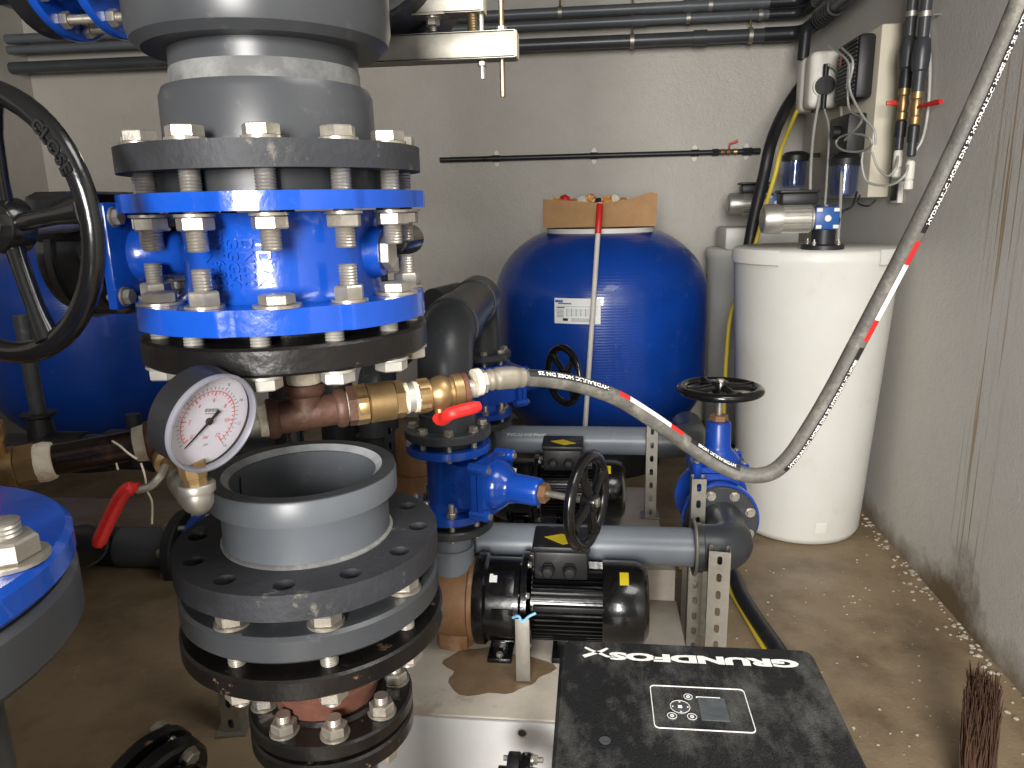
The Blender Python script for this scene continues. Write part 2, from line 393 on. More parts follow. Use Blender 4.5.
# ================================================================== UPPER PIPE, BUTTERFLY VALVE, BLIND FLANGE
AX, AY = -.365, .858
A0 = T(AX, AY, 0)
th = thing('pipe_fitting', 'large dark grey plastic reducer socket glued above the black twelve-bolt flange', 'pipe fitting', (AX, AY, 1.571))
part('socket', MB().lathe([(.103, 1.668), (.126, 1.668), (.136, 1.676), (.1395, 1.690), (.1395, 1.76), (.137, 1.765), (.137, ZC), (.103, ZC)], A0, 64), 'pvc', th)
part('neck', MB().cyl(.101, 1.635, 1.72, A0, 64), 'pvc', th)
part('cement_band', MB().lathe([(.1006, 1.624), (.1024, 1.632), (.1020, 1.640), (.1018, 1.648), (.1006, 1.650)], A0, 64, cap=False), 'cement', th, label='pale smeared solvent cement band')
part('stub_end', MB().lathe([(.100, 1.545), (.116, 1.545), (.1150, 1.620), (.1110, 1.629), (.100, 1.629)], A0, 64), 'pvc', th)
part('stub_face', MB().cyl(.131, 1.519, 1.5435, A0, 64), 'pvc_black', th)
PH0 = math.radians(-101)
hol = [circ(.0125, 10, .1440*math.cos(PH0+2*pi*i/12), .1440*math.sin(PH0+2*pi*i/12)) for i in range(12)]
r1 = thing('backing_flange', 'black plastic backing flange ring with shiny hex bolts around the upper pipe', 'flange', (AX, AY, 1.5435))
part('ring', MB().plate(circ(.1655, 72), [circ(.117, 48)]+hol, 1.5400, 1.5665, A0), 'black_ring', r1, ang=50)
LONG = bolt_mesh('bolt', 'steel', .0182, .0115, .0200, .106, .0108, nut=.0690)
flange_bolts(LONG, r1, AX, AY, 1.5668, .1440, 12, PH0)

BV = thing('butterfly_valve', 'bright blue double-flanged butterfly valve with side gearbox and black handwheel', 'valve', (AX, AY, 1.378))
body = MB().lathe([(.100, 1.498), (.122, 1.498), (.113, 1.488), (.110, 1.475), (.110, 1.425), (.113, 1.412), (.121, 1.404), (.100, 1.404)], A0, 64)
part('body', body, 'blue', BV, ang=60)
def flange_outline(r, rf, n, ph, w):
    """cast flange: rounded with shallow flat steps between bolt bosses"""
    pts = []
    for i in range(144):
        a = 2*pi*i/144; k = (a-ph) % (pi/2)
        pts.append(((rf if w < k < pi/2-w*.6 else r)*math.cos(a), (rf if w < k < pi/2-w*.6 else r)*math.sin(a)))
    return pts
part('flange', MB().plate(flange_outline(.1690, .1650, 4, math.radians(20), .55), [circ(.1, 48)]+hol, 1.500, 1.5185, A0), 'blue', BV, ang=50)
part('flange', MB().plate(flange_outline(.1670, .162, 4, math.radians(62), .5), [circ(.1, 48)]+hol, 1.378, 1.4045, A0), 'blue', BV, ang=50)
# stem housing to the left, mounting plate, gearbox, wheel
SX = frame((AX, AY, 1.452), (-1, 0, 0), (0, 0, 1))
part('stem_housing', MB().lathe([(.052, .085), (.030, .108), (.0265, .118), (.0265, .165), (.034, .176)], SX, 32), 'blue', BV)
# boss and plug on the right side
part('stem_boss', MB().lathe([(.036, .09), (.030, .112), (.027, .122)], frame((AX, AY, 1.450), (1, 0, 0), (0, 0, 1)), 28), 'blue', BV)
part('plug', MB().hexa(.021, .122, .133, frame((AX, AY, 1.450), (1, 0, 0), (0, 0, 1))), 'steel', BV)
plx = AX-.176
part('mounting_plate', MB().box(plx-.012, plx, AY-.062, AY+.062, 1.392, 1.512, bev=.003), 'blue', BV)
PB = bolt_mesh('bolt', 'steel', .0095, .007, .0115, .02, .005)
for sy in (-1, 1):
    for zz in (1.406, 1.496): inst('bolt', PB, BV, frame((plx, AY+sy*.047, zz), (1, 0, 0)))
GX = frame((plx-.012, AY, 1.452), (-1, 0, 0), (0, 0, 1))
gb = MB().lathe([(.03, 0), (.066, .004), (.072, .012), (.072, .062), (.066, .075), (.05, .082), (0, .084)], GX, 40)
gb.cyl(.030, -.085, .02, frame((plx-.055, AY-.02, 1.494), (0, -1, 0)), 24)
gb.box(plx-.09, plx-.012, AY-.075, AY+.06, 1.468, 1.525, bev=.012)
part('gearbox', gb, 'black_paint', BV)
part('gearbox_rim', MB().ring(.060, .0755, .050, .058, GX, 40), 'black_steel', BV)
hub = at(-7, 226, Y=.655)
part('wheel_shaft', MB().cyl(.010, 0, (AY-.05)-hub.y, frame(hub, (-.1, 1, 0)), 16), 'steel', BV)
def handwheel(M, R, rim, spokes, ph, mname, parent, hubr=None, dish=0.0, letters=False):
    """wheel in local xy plane at z=0, hub pushed to z=-dish"""
    b = MB(); n = 56; vs = []; fs = []; sg = 12
    for i in range(n):
        a = 2*pi*i/n
        for j in range(sg):
            c = 2*pi*j/sg; rr = R-rim+rim*math.cos(c); vs.append((rr*math.cos(a), rr*math.sin(a), rim*.85*math.sin(c)))
    for i in range(n):
        for j in range(sg):
            i2, j2 = (i+1) % n, (j+1) % sg; fs.append([i*sg+j, i2*sg+j, i2*sg+j2, i*sg+j2])
    b.add(vs, fs, M); rm = part('handwheel', b, mname, parent, ang=60); parent = rm
    hr = hubr or R*.17
    part('hub', MB().lathe([(hr*.35, -dish+rim*1.15), (hr*.9, -dish+rim*1.1), (hr, -dish+rim*.6), (hr, -dish-rim*1.2), (hr*.4, -dish-rim*1.2)], M, 28), mname, parent)
    for k in range(spokes):
        a = ph+2*pi*k/spokes; d = V3((math.cos(a), math.sin(a), 0)); pts = []; rad = []
        for q in range(7):
            t = q/6; p = d*(hr*.6+(R-rim*1.4-hr*.6)*t)+V3((0, 0, -dish*(1-t)**1.5)); pts.append(M @ p)
            rad.append(rim*(.78 if t < .7 else .78+.35*(t-.7)/.3))
        part('spoke', MB().tube(pts, rad, 10), mname, parent, ang=60)
    return rm
WHM = frame(hub, (-.22, -.97, 0), (1, 0, 0))
handwheel(WHM, .131, .0108, 5, math.radians(6), 'black_paint', BV, hubr=.026, dish=.012)
part('hub_nut', MB().hexa(.012, .0, .014, WHM), 'steel', BV)
# raised letters cast on the rim
lt = MB(); vs, fs = text_geo('CLOSE', .017, .0004, 1.1, 'CENTER', .0012)
def on_wheel(v):
    rr = .131-.0108+v.y-.006; a = math.radians(34)-v.x/.122
    return WHM @ V3((rr*math.cos(a), rr*math.sin(a), .0088+v.z))
lt.add([on_wheel(v) for v in vs], fs); part('raised_lettering', lt, 'black_paint', BV, ang=60)
# cast lettering on the body, turned a quarter
let = MB()
for k, (tx, ang0) in enumerate((('TDVK', -77), ('DN200', -85.5), ('GGG50', -94), ('PN16-200', -102), ('PN10', -110))):
    sz = (.0200, .0185, .0185, .0165, .0165)[k]
    vs, fs = text_geo(tx, sz, .0003, .92, 'CENTER', .0011)
    for_v = []
    for v in vs:
        a = math.radians(ang0)+(v.y-sz*.35)/.1105; rr = .1102+.0009+v.z
        for_v.append(V3((AX+rr*math.cos(a), AY+rr*math.sin(a), 1.447-v.x)))
    let.add(for_v, fs)
part('cast_lettering', let, 'blue', BV, ang=60)
# fasteners of the lower joint: studs with nuts alternating with bolt heads
STUD = bolt_mesh('stud_nut', 'steel', .0165, .0145, .0195, .0, .0098, tip=.022)
HEAD = bolt_mesh('bolt_head', 'steel', .0182, .0105, .0245, .0, .0115)
for i in range(12):
    a = PH0+2*pi*i/12
    inst('bolt' if i % 2 else 'nut', HEAD if i % 2 else STUD, BV, T(AX+.1440*math.cos(a), AY+.1440*math.sin(a), 1.4047) @ Matrix.Rotation(i*.37, 4, 'Z'))
BF = thing('blind_flange', 'worn black steel blind flange bolted beneath the blue butterfly valve', 'flange', (AX, AY, 1.336))
part('disc', MB().lathe([(.02, 1.336), (.161, 1.336), (.164, 1.339), (.164, 1.363), (.161, 1.366), (.105, 1.366), (.105, 1.377), (.02, 1.377)], A0, 72), 'black_steel', BF)
UNB = bolt_mesh('bolt', 'nickel', .0185, .0125, .0195, .045, .0105)
flange_bolts(UNB, BF, AX, AY, 1.3358, .1440, 12, PH0, M0=T(AX, AY, 1.3355) @ Matrix.Rotation(pi, 4, 'X') @ Matrix.Rotation(0, 4, 'Z'))

# ================================================================== TEST MANIFOLD (tee, brass, tape)
PT = V3((AX+.012, AY, 1.2555)); PRt = V3((-.168, .950, 1.2625)); PLt = V3((-.650, .695, 1.2305))
def on_line(px):
    a, b = (PT, PRt) if px > 300 else (PLt, PT)
    lo, hi = -.6, 1.6
    for _ in range(50):
        m = (lo+hi)/2
        if pr(a.lerp(b, m))[0] < px: lo = m
        else: hi = m
    return a.lerp(b, lo)
def seg_frame(x0, x1):
    p, q = on_line(x0), on_line(x1); return frame(p, q-p, (0, 0, 1)), (q-p).length
TM = thing('test_manifold', 'pipe manifold of rusty tee, brass valves and white thread tape below the blind flange', 'pipe fitting', PT)
M, L_ = seg_frame(268, 345)
m = MB().lathe([(.017, -.002), (.0245, 0), (.0255, .006), (.024, .011), (.0205, .013), (.0205, L_-.013), (.024, L_-.011), (.0255, L_-.006), (.0245, L_), (.017, L_+.002)], M, 28)
m.lathe([(.021, .0), (.0205, .022), (.0245, .025), (.0255, .031), (.0245, .037), (.017, .038)], T(*PT), 28)
part('tee', m, 'rust_iron', TM, ang=50)
part('branch_tape', MB().lathe([(.017, .036), (.0205, .038), (.021, .046), (.019, .052), (.016, .053)], T(*PT), 24), 'tape', TM)
part('branch_nipple', MB().cyl(.0168, .05, .081, T(*PT), 24), 'dark_pipe', TM)
def run(name, x0, x1, mname, prof, seg=24, six=False):
    M, L_ = seg_frame(x0, x1)
    return part(name, MB().lathe([(r, t*L_) for r, t in prof], M, 6 if six else seg), mname, TM, ang=40)
run('thread_tape', 343, 349, 'tape', [(.014, 0), (.0205, .1), (.0205, .9), (.014, 1)])
run('bushing', 347, 357, 'rust_iron', [(.014, 0), (.026, .05), (.0265, .9), (.014, 1)], six=True)
run('check_valve', 356, 404, 'brass', [(.014, 0), (.0235, .01), (.0245, .03), (.0245, .22), (.022, .24), (.0255, .27), (.0255, .78), (.022, .8), (.018, .82), (.018, 1)], seg=32)
run('check_valve_hex', 355, 367, 'brass', [(.014, 0), (.0268, .03), (.0268, .97), (.014, 1)], six=True)
run('check_valve_hex', 392, 403, 'brass', [(.014, 0), (.0255, .03), (.0255, .97), (.014, 1)], six=True)
run('thread_tape', 402, 408, 'tape', [(.012, 0), (.0205, .1), (.0205, .9), (.014, 1)])
run('nipple', 405, 416, 'nickel', [(.012, 0), (.0195, .02), (.0195, .98), (.014, 1)], seg=12)
run('thread_tape', 413, 419, 'tape', [(.012, 0), (.0205, .1), (.0205, .9), (.014, 1)])
run('ball_valve', 418, 462, 'brass', [(.014, 0), (.0215, .01), (.0215, .25), (.0185, .28), (.022, .38), (.0235, .5), (.0225, .62), (.019, .7), (.0195, .76), (.0225, .78), (.0225, .98), (.014, 1)], seg=28)
run('valve_hex', 417, 428, 'brass', [(.014, 0), (.0235, .03), (.0235, .97), (.014, 1)], six=True)
run('washer', 461, 467, 'copper_red', [(.012, 0), (.023, .1), (.023, .9), (.012, 1)])
run('nipple', 465, 478, 'nickel', [(.010, 0), (.0125, .1), (.0125, .9), (.012, 1)])
# lever of the right ball valve
c = on_line(438)
part('valve_stem', MB().cyl(.007, .015, .034, frame(c, (0.15, -.35, -1)), 12), 'brass', TM)
lv = [c+V3((-.002, -.012, -.030)), c+V3((.01, -.02, -.029)), at(452, 413, d=pr(c)[2]-.035), at(480, 406, d=pr(c)[2]-.02)]
part('lever', MB().tube(spline(lv, 5), [.006]*2+[.0085]*13+[.006], 10), 'red', TM, label='red plastic-sleeved valve lever')
# left of the tee
run('thread_tape', 258, 271, 'tape', [(.015, 0), (.0195, .06), (.0205, .5), (.0205, .95), (.016, 1)])
run('nipple', 225, 262, 'nickel', [(.0168, 0), (.0168, 1)])
run('coupling', 190, 228, 'rust_iron', [(.015, 0), (.023, .02), (.023, .98), (.015, 1)])
run('coupling', 146, 192, 'rust_iron', [(.015, 0), (.0235, .02), (.0245, .1), (.0235, .2), (.0225, .98), (.015, 1)])
run('thread_tape', 134, 147, 'tape', [(.016, 0), (.0195, .06), (.0205, .5), (.0215, .95), (.016, 1)])
run('pipe', 50, 137, 'dark_pipe', [(.0172, 0), (.0172, 1)])
run('thread_tape', 36, 55, 'tape', [(.016, 0), (.0215, .06), (.0225, .5), (.0205, .95), (.016, 1)])
run('brass_union', 18, 38, 'brass', [(.016, 0), (.0235, .03), (.0235, .97), (.016, 1)], six=True)
run('brass_body', -30, 19, 'brass', [(.016, 0), (.0205, .05), (.021, .6), (.0235, .7), (.0235, .97), (.016, 1)])
# tangled loose threads of tape
c1 = on_line(138)
for pts in ([(112, 441), (120, 446), (128, 453), (137, 459)], [(141, 463), (145, 476), (147, 490), (152, 502), (152, 524)], [(116, 463), (118, 470)]):
    part('loose_tape', MB().tube(spline([at(x, y, d=.775) for x, y in pts], 4), .0011, 6), 'tape', TM)
# second small valve rising at the far left, with a red lever
c = on_line(2)
part('side_valve', MB().lathe([(.012, .0), (.0125, .03), (.016, .035), (.016, .05), (.0115, .055), (.014, .06), (.014, .075), (.008, .08)], frame(c+V3((0, -.005, .004)), (0, -.1, 1)), 20), 'brass', TM)
part('lever', MB().tube([c+V3((.001, -.012, .076)), c+V3((.0, -.014, .10)), c+V3((-.012, -.016, .135)), c+V3((-.02, -.018, .15))], [.006, .0075, .0075, .005], 10), 'red', TM)
# gauge cock: brass cock down to galvanised elbow, with bent red lever
gn = (RT*.84-UP*.35-FW*.42).normalized(); gup = UP
gc = at(214, 424, d=.715)
GM = frame(gc, gn, RT)
# dial orientation: the entry is at the bottom, so local y is up along the picture
yv = (UP-gn*UP.dot(gn)).normalized(); xv = yv.cross(gn)
GM = Matrix(((xv.x, yv.x, gn.x, gc.x), (xv.y, yv.y, gn.y, gc.y), (xv.z, yv.z, gn.z, gc.z), (0, 0, 0, 1)))
gb0 = GM @ V3((0, -.0485, -.014))
g0 = on_line(163)+V3((.004, -.012, -.012)); g2 = gb0+V3((-.001, .002, -.034)); g1 = g0.lerp(g2, .62)+V3((0, 0, -.004))
part('gauge_cock', MB().lathe([(.010, 0), (.0125, .002), (.0125, .018), (.010, .02), (.0155, .024), (.0155, .036), (.010, .038), (.012, (g1-g0).length)], frame(g0, g1-g0), 20), 'brass', TM)
el = MB().tube(spline([g1-(g1-g0).normalized()*.006, g1.lerp(g2, .5)+V3((0, 0, -.003)), g2+V3((.002, -.001, -.004)), g2+V3((.002, 0, .006))], 5), .0145, 18)
el.lathe([(.012, .004), (.0175, .006), (.018, .013), (.0165, .015)], T(g2.x+.002, g2.y, g2.z), 20)
part('elbow', el, 'galv', TM, ang=50)
dl = .742
part('lever_arm', MB().tube(spline([at(166, 466, d=.75), at(160, 477, d=.742), at(151, 486, d=dl), at(137, 490, d=dl)], 5), .0042, 8), 'galv', TM)
part('lever', MB().tube(spline([at(140, 487, d=dl), at(127, 490, d=dl), at(119, 500, d=dl), at(108, 522, d=dl), at(97, 546, d=dl)], 5), [.0052]*3+[.0072]*17+[.005], 10), 'red', TM, label='long bent red valve lever')

# ------------------------------------------------------------------ pressure gauge
PG = thing('pressure_gauge', 'round black-cased pressure gauge with white dial and red scale', 'gauge', g2+V3((0, 0, .01)))
part('case', MB().lathe([(0, -.034), (.046, -.034), (.0495, -.030), (.0495, -.004), (.048, -.002), (.0475, -.010), (0, -.010)], GM, 56), 'black_plastic', PG)
part('bezel', MB().lathe([(.0460, -.004), (.0500, -.004), (.0508, -.001), (.0500, .0020), (.0482, .0024), (.0474, .0006), (.0460, -.004)], GM, 64), 'grey_plastic', PG)
dia = part('dial', MB().lathe([(0, -.009), (.0470, -.009), (.0470, -.0082), (0, -.0082)], GM, 56), 'dial', PG)
mk = MB(); mkb = MB()
A_ = lambda f: math.radians(225-270*f)
for i in range(31):
    a = A_(i/30); r0, r1_ = (.0275, .0312) if i % 5 else (.0258, .0312); wd = .00035 if i % 5 else .0007
    mk.box(r0, r1_, -wd, wd, -.0081, -.0078, GM @ Matrix.Rotation(a, 4, 'Z'))
for i in range(0, 36):
    a = A_(i/35); mkb.box(.0325, .0350 if i % 5 else .0362, -.0003, .0003, -.0081, -.0078, GM @ Matrix.Rotation(a, 4, 'Z'))
mk.lathe([(.0303, -.0080), (.0312, -.0080)], GM, 60, math.radians(-45), math.radians(225))
for i in range(7):
    a = A_(i/6)
    vs, fs = text_geo(str(i*2) if i < 6 else '12', .0062, 0, 1, 'CENTER'); mk.add([v+V3((.0218*math.cos(a), .0218*math.sin(a)-.0022, -.0078)) for v in vs], fs, GM)
for i in range(1, 8):
    a = A_(i/7); vs, fs = text_geo(str(i*2), .0045, 0, 1, 'CENTER'); mkb.add([v+V3((.0395*math.cos(a), .0395*math.sin(a)-.0015, -.0078)) for v in vs], fs, GM)
for i in range(4): mkb.box(-.0075+i*.004, -.0045+i*.004, .0095, .0128, -.0081, -.0078, GM); mkb.box(-.006+i*.003, -.004+i*.003, .0072, .0082, -.0081, -.0078, GM)
vs, fs = text_geo('bar', .0052, 0, 1, 'CENTER'); mk.add([v+V3((.002, -.0185, -.0078)) for v in vs], fs, GM)
vs, fs = text_geo('psi', .0045, 0, 1, 'CENTER'); mkb.add([v+V3((.004, -.026, -.0078)) for v in vs], fs, GM)
part('bar_scale', mk, 'ink_red', dia, label='red printed scale'); part('outer_scale', mkb, 'ink_grey', dia)
na = math.radians(232)
nd = MB().prism([(-.014, -.0022), (-.004, -.0014), (.034, -.0004), (.034, .0004), (-.004, .0014), (-.014, .0022)], -.0066, -.006, GM @ Matrix.Rotation(na, 4, 'Z')); nd.cyl(.0034, -.008, -.005, GM, 20)
part('needle', nd, 'ink_black', PG)
part('glass', MB().lathe([(0, -.0008), (.0472, -.0008), (.0472, .0002), (0, .0002)], GM, 48), 'gauge_glass', PG)
gb1 = g2+V3((.002, 0, .014))
part('stem', MB().lathe([(.0115, 0), (.0115, .4*(gb0-gb1).length), (.0135, .45*(gb0-gb1).length), (.0135, (gb0-gb1).length+.004)], frame(gb1, gb0-gb1), 8), 'brass', PG)

# ------------------------------------------------------------------ hydraulic hose
d0 = pr(PRt)[2]
hp = [(478, 382, d0+.004), (495, 379, d0+.014), (515, 377.5, d0+.026), (545, 379, d0+.045), (580, 385, d0+.065), (615, 397, d0+.085), (650, 418, d0+.105), (690, 446, d0+.12),
      (722, 466, d0+.125), (748, 475, d0+.12), (770, 473, d0+.11), (788, 459, d0+.10), (806, 434, d0+.085), (830, 394, d0+.065), (860, 338, d0+.035), (900, 262, d0-.01),
      (940, 182, d0-.055), (975, 107, d0-.09), (1003, 43, d0-.12), (1030, -22, d0-.15), (1065, -110, d0-.18)]
HP = spline([at(x, y, d=d) for x, y, d in hp]+[V3((.66, .70, 2.3)), V3((.70, .72, 2.9))], 10)
HZ = thing('hydraulic_hose', 'grey hydraulic test hose sagging from the brass valve up past the right wall', 'hose', HP[0])
part('hose', MB().tube(HP[10:], .0118, 18), 'hose', HZ, ang=60)
part('fitting_nut', MB().lathe([(.010, 0), (.0165, .001), (.0165, .010), (.011, .011)], frame(HP[0], HP[6]-HP[0]), 6), 'nickel', HZ)
part('tape_ring', MB().cyl(.0185, -.006, .003, frame(HP[0], HP[6]-HP[0]), 20), 'tape', HZ)
fl = (HP[24]-HP[5]).length
part('ferrule', MB().tube(HP[4:9]+HP[9:24], [.0135]*3+[.0150]*2+[.0138]*2+[.0155]*10+[.0138]*3, 20), 'ferrule', HZ, ang=60)
# printed layline riding on the hose: dark band, red bars and lettering
def hose_frame(i):
    t = (HP[min(i+1, len(HP)-1)]-HP[max(i-1, 0)]).normalized()
    side = (UP - t*UP.dot(t)).normalized() if i < 95 else None
    return t
def hose_strip(i0, i1, roll0, roll1, width, mname, name, r=.0120):
    vs = []; fs = []; n = i1-i0
    for k in range(n+1):
        i = i0+k; t = (HP[min(i+1, len(HP)-1)]-HP[i-1]).normalized()
        c = (-FW-t*(-FW).dot(t)).normalized(); s = c.cross(t)
        for j in range(5):
            a = roll0+(roll1-roll0)*k/n+width*(j/4-.5); vs.append(HP[i]+(c*math.cos(a)+s*math.sin(a))*r)
    for k in range(n):
        for j in range(4): fs.append([k*5+j, k*5+j+1, k*5+j+6, k*5+j+5])
    part(name, MB().add(vs, fs), mname, HZ, ang=60)
def hose_text(txt, i0, i1, roll, size, flip=1):
    vs, fs = text_geo(txt, size, .0003, 1.15); W_ = max(v.x for v in vs); out = []
    # arc length table
    acc = [0]
    for i in range(i0, i1): acc.append(acc[-1]+(HP[i+1]-HP[i]).length)
    for v in vs:
        sx = v.x if flip > 0 else acc[-1]-v.x
        sx = max(0, min(acc[-1]-1e-5, sx)); k = 0
        while acc[k+1] < sx: k += 1
        i = i0+k; q = (sx-acc[k])/(acc[k+1]-acc[k]); p = HP[i].lerp(HP[i+1], q)
        t = (HP[i+1]-HP[i]).normalized(); c = (-FW-t*(-FW).dot(t)).normalized(); s = c.cross(t)
        a = roll+(v.y-size*.35)/.012*(1 if flip > 0 else -1)
        out.append(p+(c*math.cos(a)+s*math.sin(a))*.01225)
    part('printed_lettering', MB().add(out, fs), 'white_ink', HZ)
hose_strip(24, 47, .62, .75, .95, 'hose_stripe', 'dark_band'); hose_text('HYDRAULIC HOSE DN 25', 25, 47, .68, .0085, -1)
hose_strip(50, 53, .75, .8, .8, 'red', 'red_bar'); hose_strip(53, 64, .8, .85, .8, 'white_ink', 'white_bar'); hose_strip(64, 67, .85, .85, .8, 'red', 'red_bar')
hose_strip(69, 86, .85, .7, .9, 'hose_stripe', 'dark_band'); hose_text('HYDRAULIC HOSE', 71, 84, .78, .0075, -1)
hose_strip(106, 139, -.55, -.5, .8, 'hose_stripe', 'dark_band'); hose_text('HYDRAULIC HOSE DN 25 HYDRAULIC HOSE', 108, 139, -.52, .0078, 1)
hose_strip(140, 143, -.5, -.5, .8, 'red', 'red_bar'); hose_strip(143, 150, -.5, -.5, .8, 'white_ink', 'white_bar'); hose_strip(150, 153, -.5, -.5, .8, 'red', 'red_bar')
hose_strip(154, 196, -.5, -.5, .85, 'hose_stripe', 'dark_band'); hose_text('HYDRAULIC HOSE DN 25 HYDRAULIC HOSE DN 25 HYDRAULIC HOSE', 155, 196, -.5, .0085, 1)

# ================================================================== LOWER STACK
BX, BY = -.366, .862
B0 = T(BX, BY, 0)
ST = thing('flanged_pipe_stub', 'open grey plastic pipe stub with loose black flange ring standing on bolted flanges', 'pipe stub', (BX, BY, .93))
part('stub_pipe', MB().lathe([(.090, 1.02), (.1065, 1.02), (.1065, 1.086), (.1040, 1.10), (.1040, 1.147), (.1165, 1.150), (.1165, 1.176), (.1140, 1.180), (.0985, 1.180), (.0935, 1.174), (.090, 1.172), (.0900, 1.02)], B0, 72), 'pvc_light', ST)
part('rim_gasket', MB().ring(.0995, .1155, 1.1795, 1.1808, B0, 72), 'pvc_dark', ST)
part('inner_bevel', MB().lathe([(.0905, 1.1735), (.0940, 1.1765), (.0990, 1.1806)], B0, 72, cap=False), 'white_edge', ST)
part('cement_bead', MB().lathe([(.104, 1.092), (.1072, 1.0935), (.1080, 1.096), (.1042, 1.0985)], B0, 64), 'cement', ST)
part('pen_mark', MB().tube(spline([(BX-.0885, BY+.006, 1.164), (BX-.0886, BY+.003, 1.14), (BX-.0883, BY+.001, 1.11), (BX-.087, BY+.012, 1.10), (BX-.0845, BY+.026, 1.118)], 4), .0012, 6), 'ink_black', ST)
ph = math.radians(-110)
hol2 = [circ(.0125, 14, .1410*math.cos(ph+2*pi*i/12), .1410*math.sin(ph+2*pi*i/12)) for i in range(12)]
RG = thing('backing_flange', 'scuffed black flange ring with twelve empty bolt holes around the open stub', 'flange', (BX, BY, 1.0615))
part('ring', MB().plate(circ(.1655, 80), [circ(.107, 56)]+hol2, 1.0615, 1.0935, B0), 'black_ring', RG, ang=50)
part('grey_flange', MB().lathe([(.09, 1.007), (.160, 1.007), (.164, 1.011), (.164, 1.036), (.160, 1.040), (.112, 1.040), (.112, 1.052), (.09, 1.052)], B0, 80), 'pvc', ST)
SB = thing('steel_flange', 'chipped black steel flange under the grey flange with coppery reducer below', 'flange', (BX, BY, .89))
part('disc', MB().lathe([(.05, .962), (.165, .962), (.168, .965), (.168, .986), (.165, .989), (.105, .989), (.105, 1.0075), (.05, 1.0075)], B0, 80), 'black_steel', SB)
SB_L = bolt_mesh('bolt', 'steel', .0185, .0130, .0215, .105, .0108, nut=.079)
flange_bolts(SB_L, ST, BX, BY, 1.0405, .1410, 8, math.radians(-63))
part('reducer', MB().lathe([(.090, .963), (.098, .952), (.096, .930), (.086, .904), (.072, .878), (.067, .857)], T(BX+.006, BY, 0), 48), 'copper_red', SB)
for i, (za, rr) in enumerate(((.938, .0970), (.920, .0925), (.902, .0855))):
    part('ridge', MB().lathe([(rr-.004, za-.003), (rr+.0015, za), (rr-.004, za+.004)], T(BX+.006, BY, 0), 48), 'copper_red', SB)
SM = thing('small_flange_pair', 'small black bolted flange pair under the coppery reducer', 'flange', (BX+.012, BY, .80))
C0 = T(BX+.012, BY, 0)
hol3 = [circ(.0095, 10, .087*math.cos(.3+2*pi*i/8), .087*math.sin(.3+2*pi*i/8)) for i in range(8)]
part('flange_upper', MB().lathe([(.05, .834), (.106, .834), (.109, .837), (.109, .852), (.106, .855), (.074, .857), (.070, .862), (.05, .862)], C0, 64), 'black_steel', SM)
part('flange_lower', MB().lathe([(.05, .804), (.106, .804), (.109, .807), (.109, .825), (.106, .828), (.05, .828)], C0, 64), 'black_steel', SM)
part('gasket', MB().cyl(.075, .828, .834, C0, 40), 'black_plastic', SM)
part('pipe', MB().cyl(.055, 0, .804, C0, 32), 'black_steel', SM)
part('foot_flange', MB().lathe([(.05, 0), (.105, 0), (.105, .02), (.05, .02)], C0, 40), 'black_steel', SM)
SMB = bolt_mesh('bolt', 'steel', .0165, .0125, .019, .07, .0092, nut=.052, tip=.010)
flange_bolts(SMB, SM, BX+.012, BY, .8552, .087, 8, math.radians(-68))

# ================================================================== FOREGROUND FLANGE AT LEFT
fc = at(-222, 574, d=.5)
FGF = thing('blue_flange_joint', 'bright blue bolted flange on dark grey pipe flange, below the red valve lever', 'flange', (fc.x, fc.y, fc.z-.03))
Fm = T(fc.x, fc.y, fc.z)
part('blue_flange', MB().lathe([(.09, -.026), (.168, -.026), (.1715, -.022), (.1715, -.006), (.167, -.001), (.125, 0), (.118, .012), (.112, .03), (.11, .075), (.09, .075)], Fm, 80), 'blue', FGF)
part('blank_disc', MB().lathe([(0, .075), (.108, .075), (.110, .078), (.110, .088), (.106, .091), (.03, .091), (.03, .098), (0, .098)], Fm, 48), 'black_paint', FGF)
part('grey_flange', MB().lathe([(.09, -.075), (.166, -.075), (.171, -.069), (.171, -.035), (.166, -.030), (.09, -.030)], Fm, 80), 'pvc', FGF)
part('pipe', MB().lathe([(.105, -.40), (.105, -.075), (.11, -.07)], Fm, 48), 'pvc', FGF)
part('lower_pipe', MB().cyl(.1, -fc.z, -.39, Fm, 48), 'pvc_dark', FGF)
flange_bolts(bolt_mesh('bolt', 'steel', .0205, .0150, .026, .05, .0115, tip=.012), FGF, 0, 0, 0, .1460, 8, math.radians(12), skip=(1,), M0=T(fc.x, fc.y, fc.z-.0005))

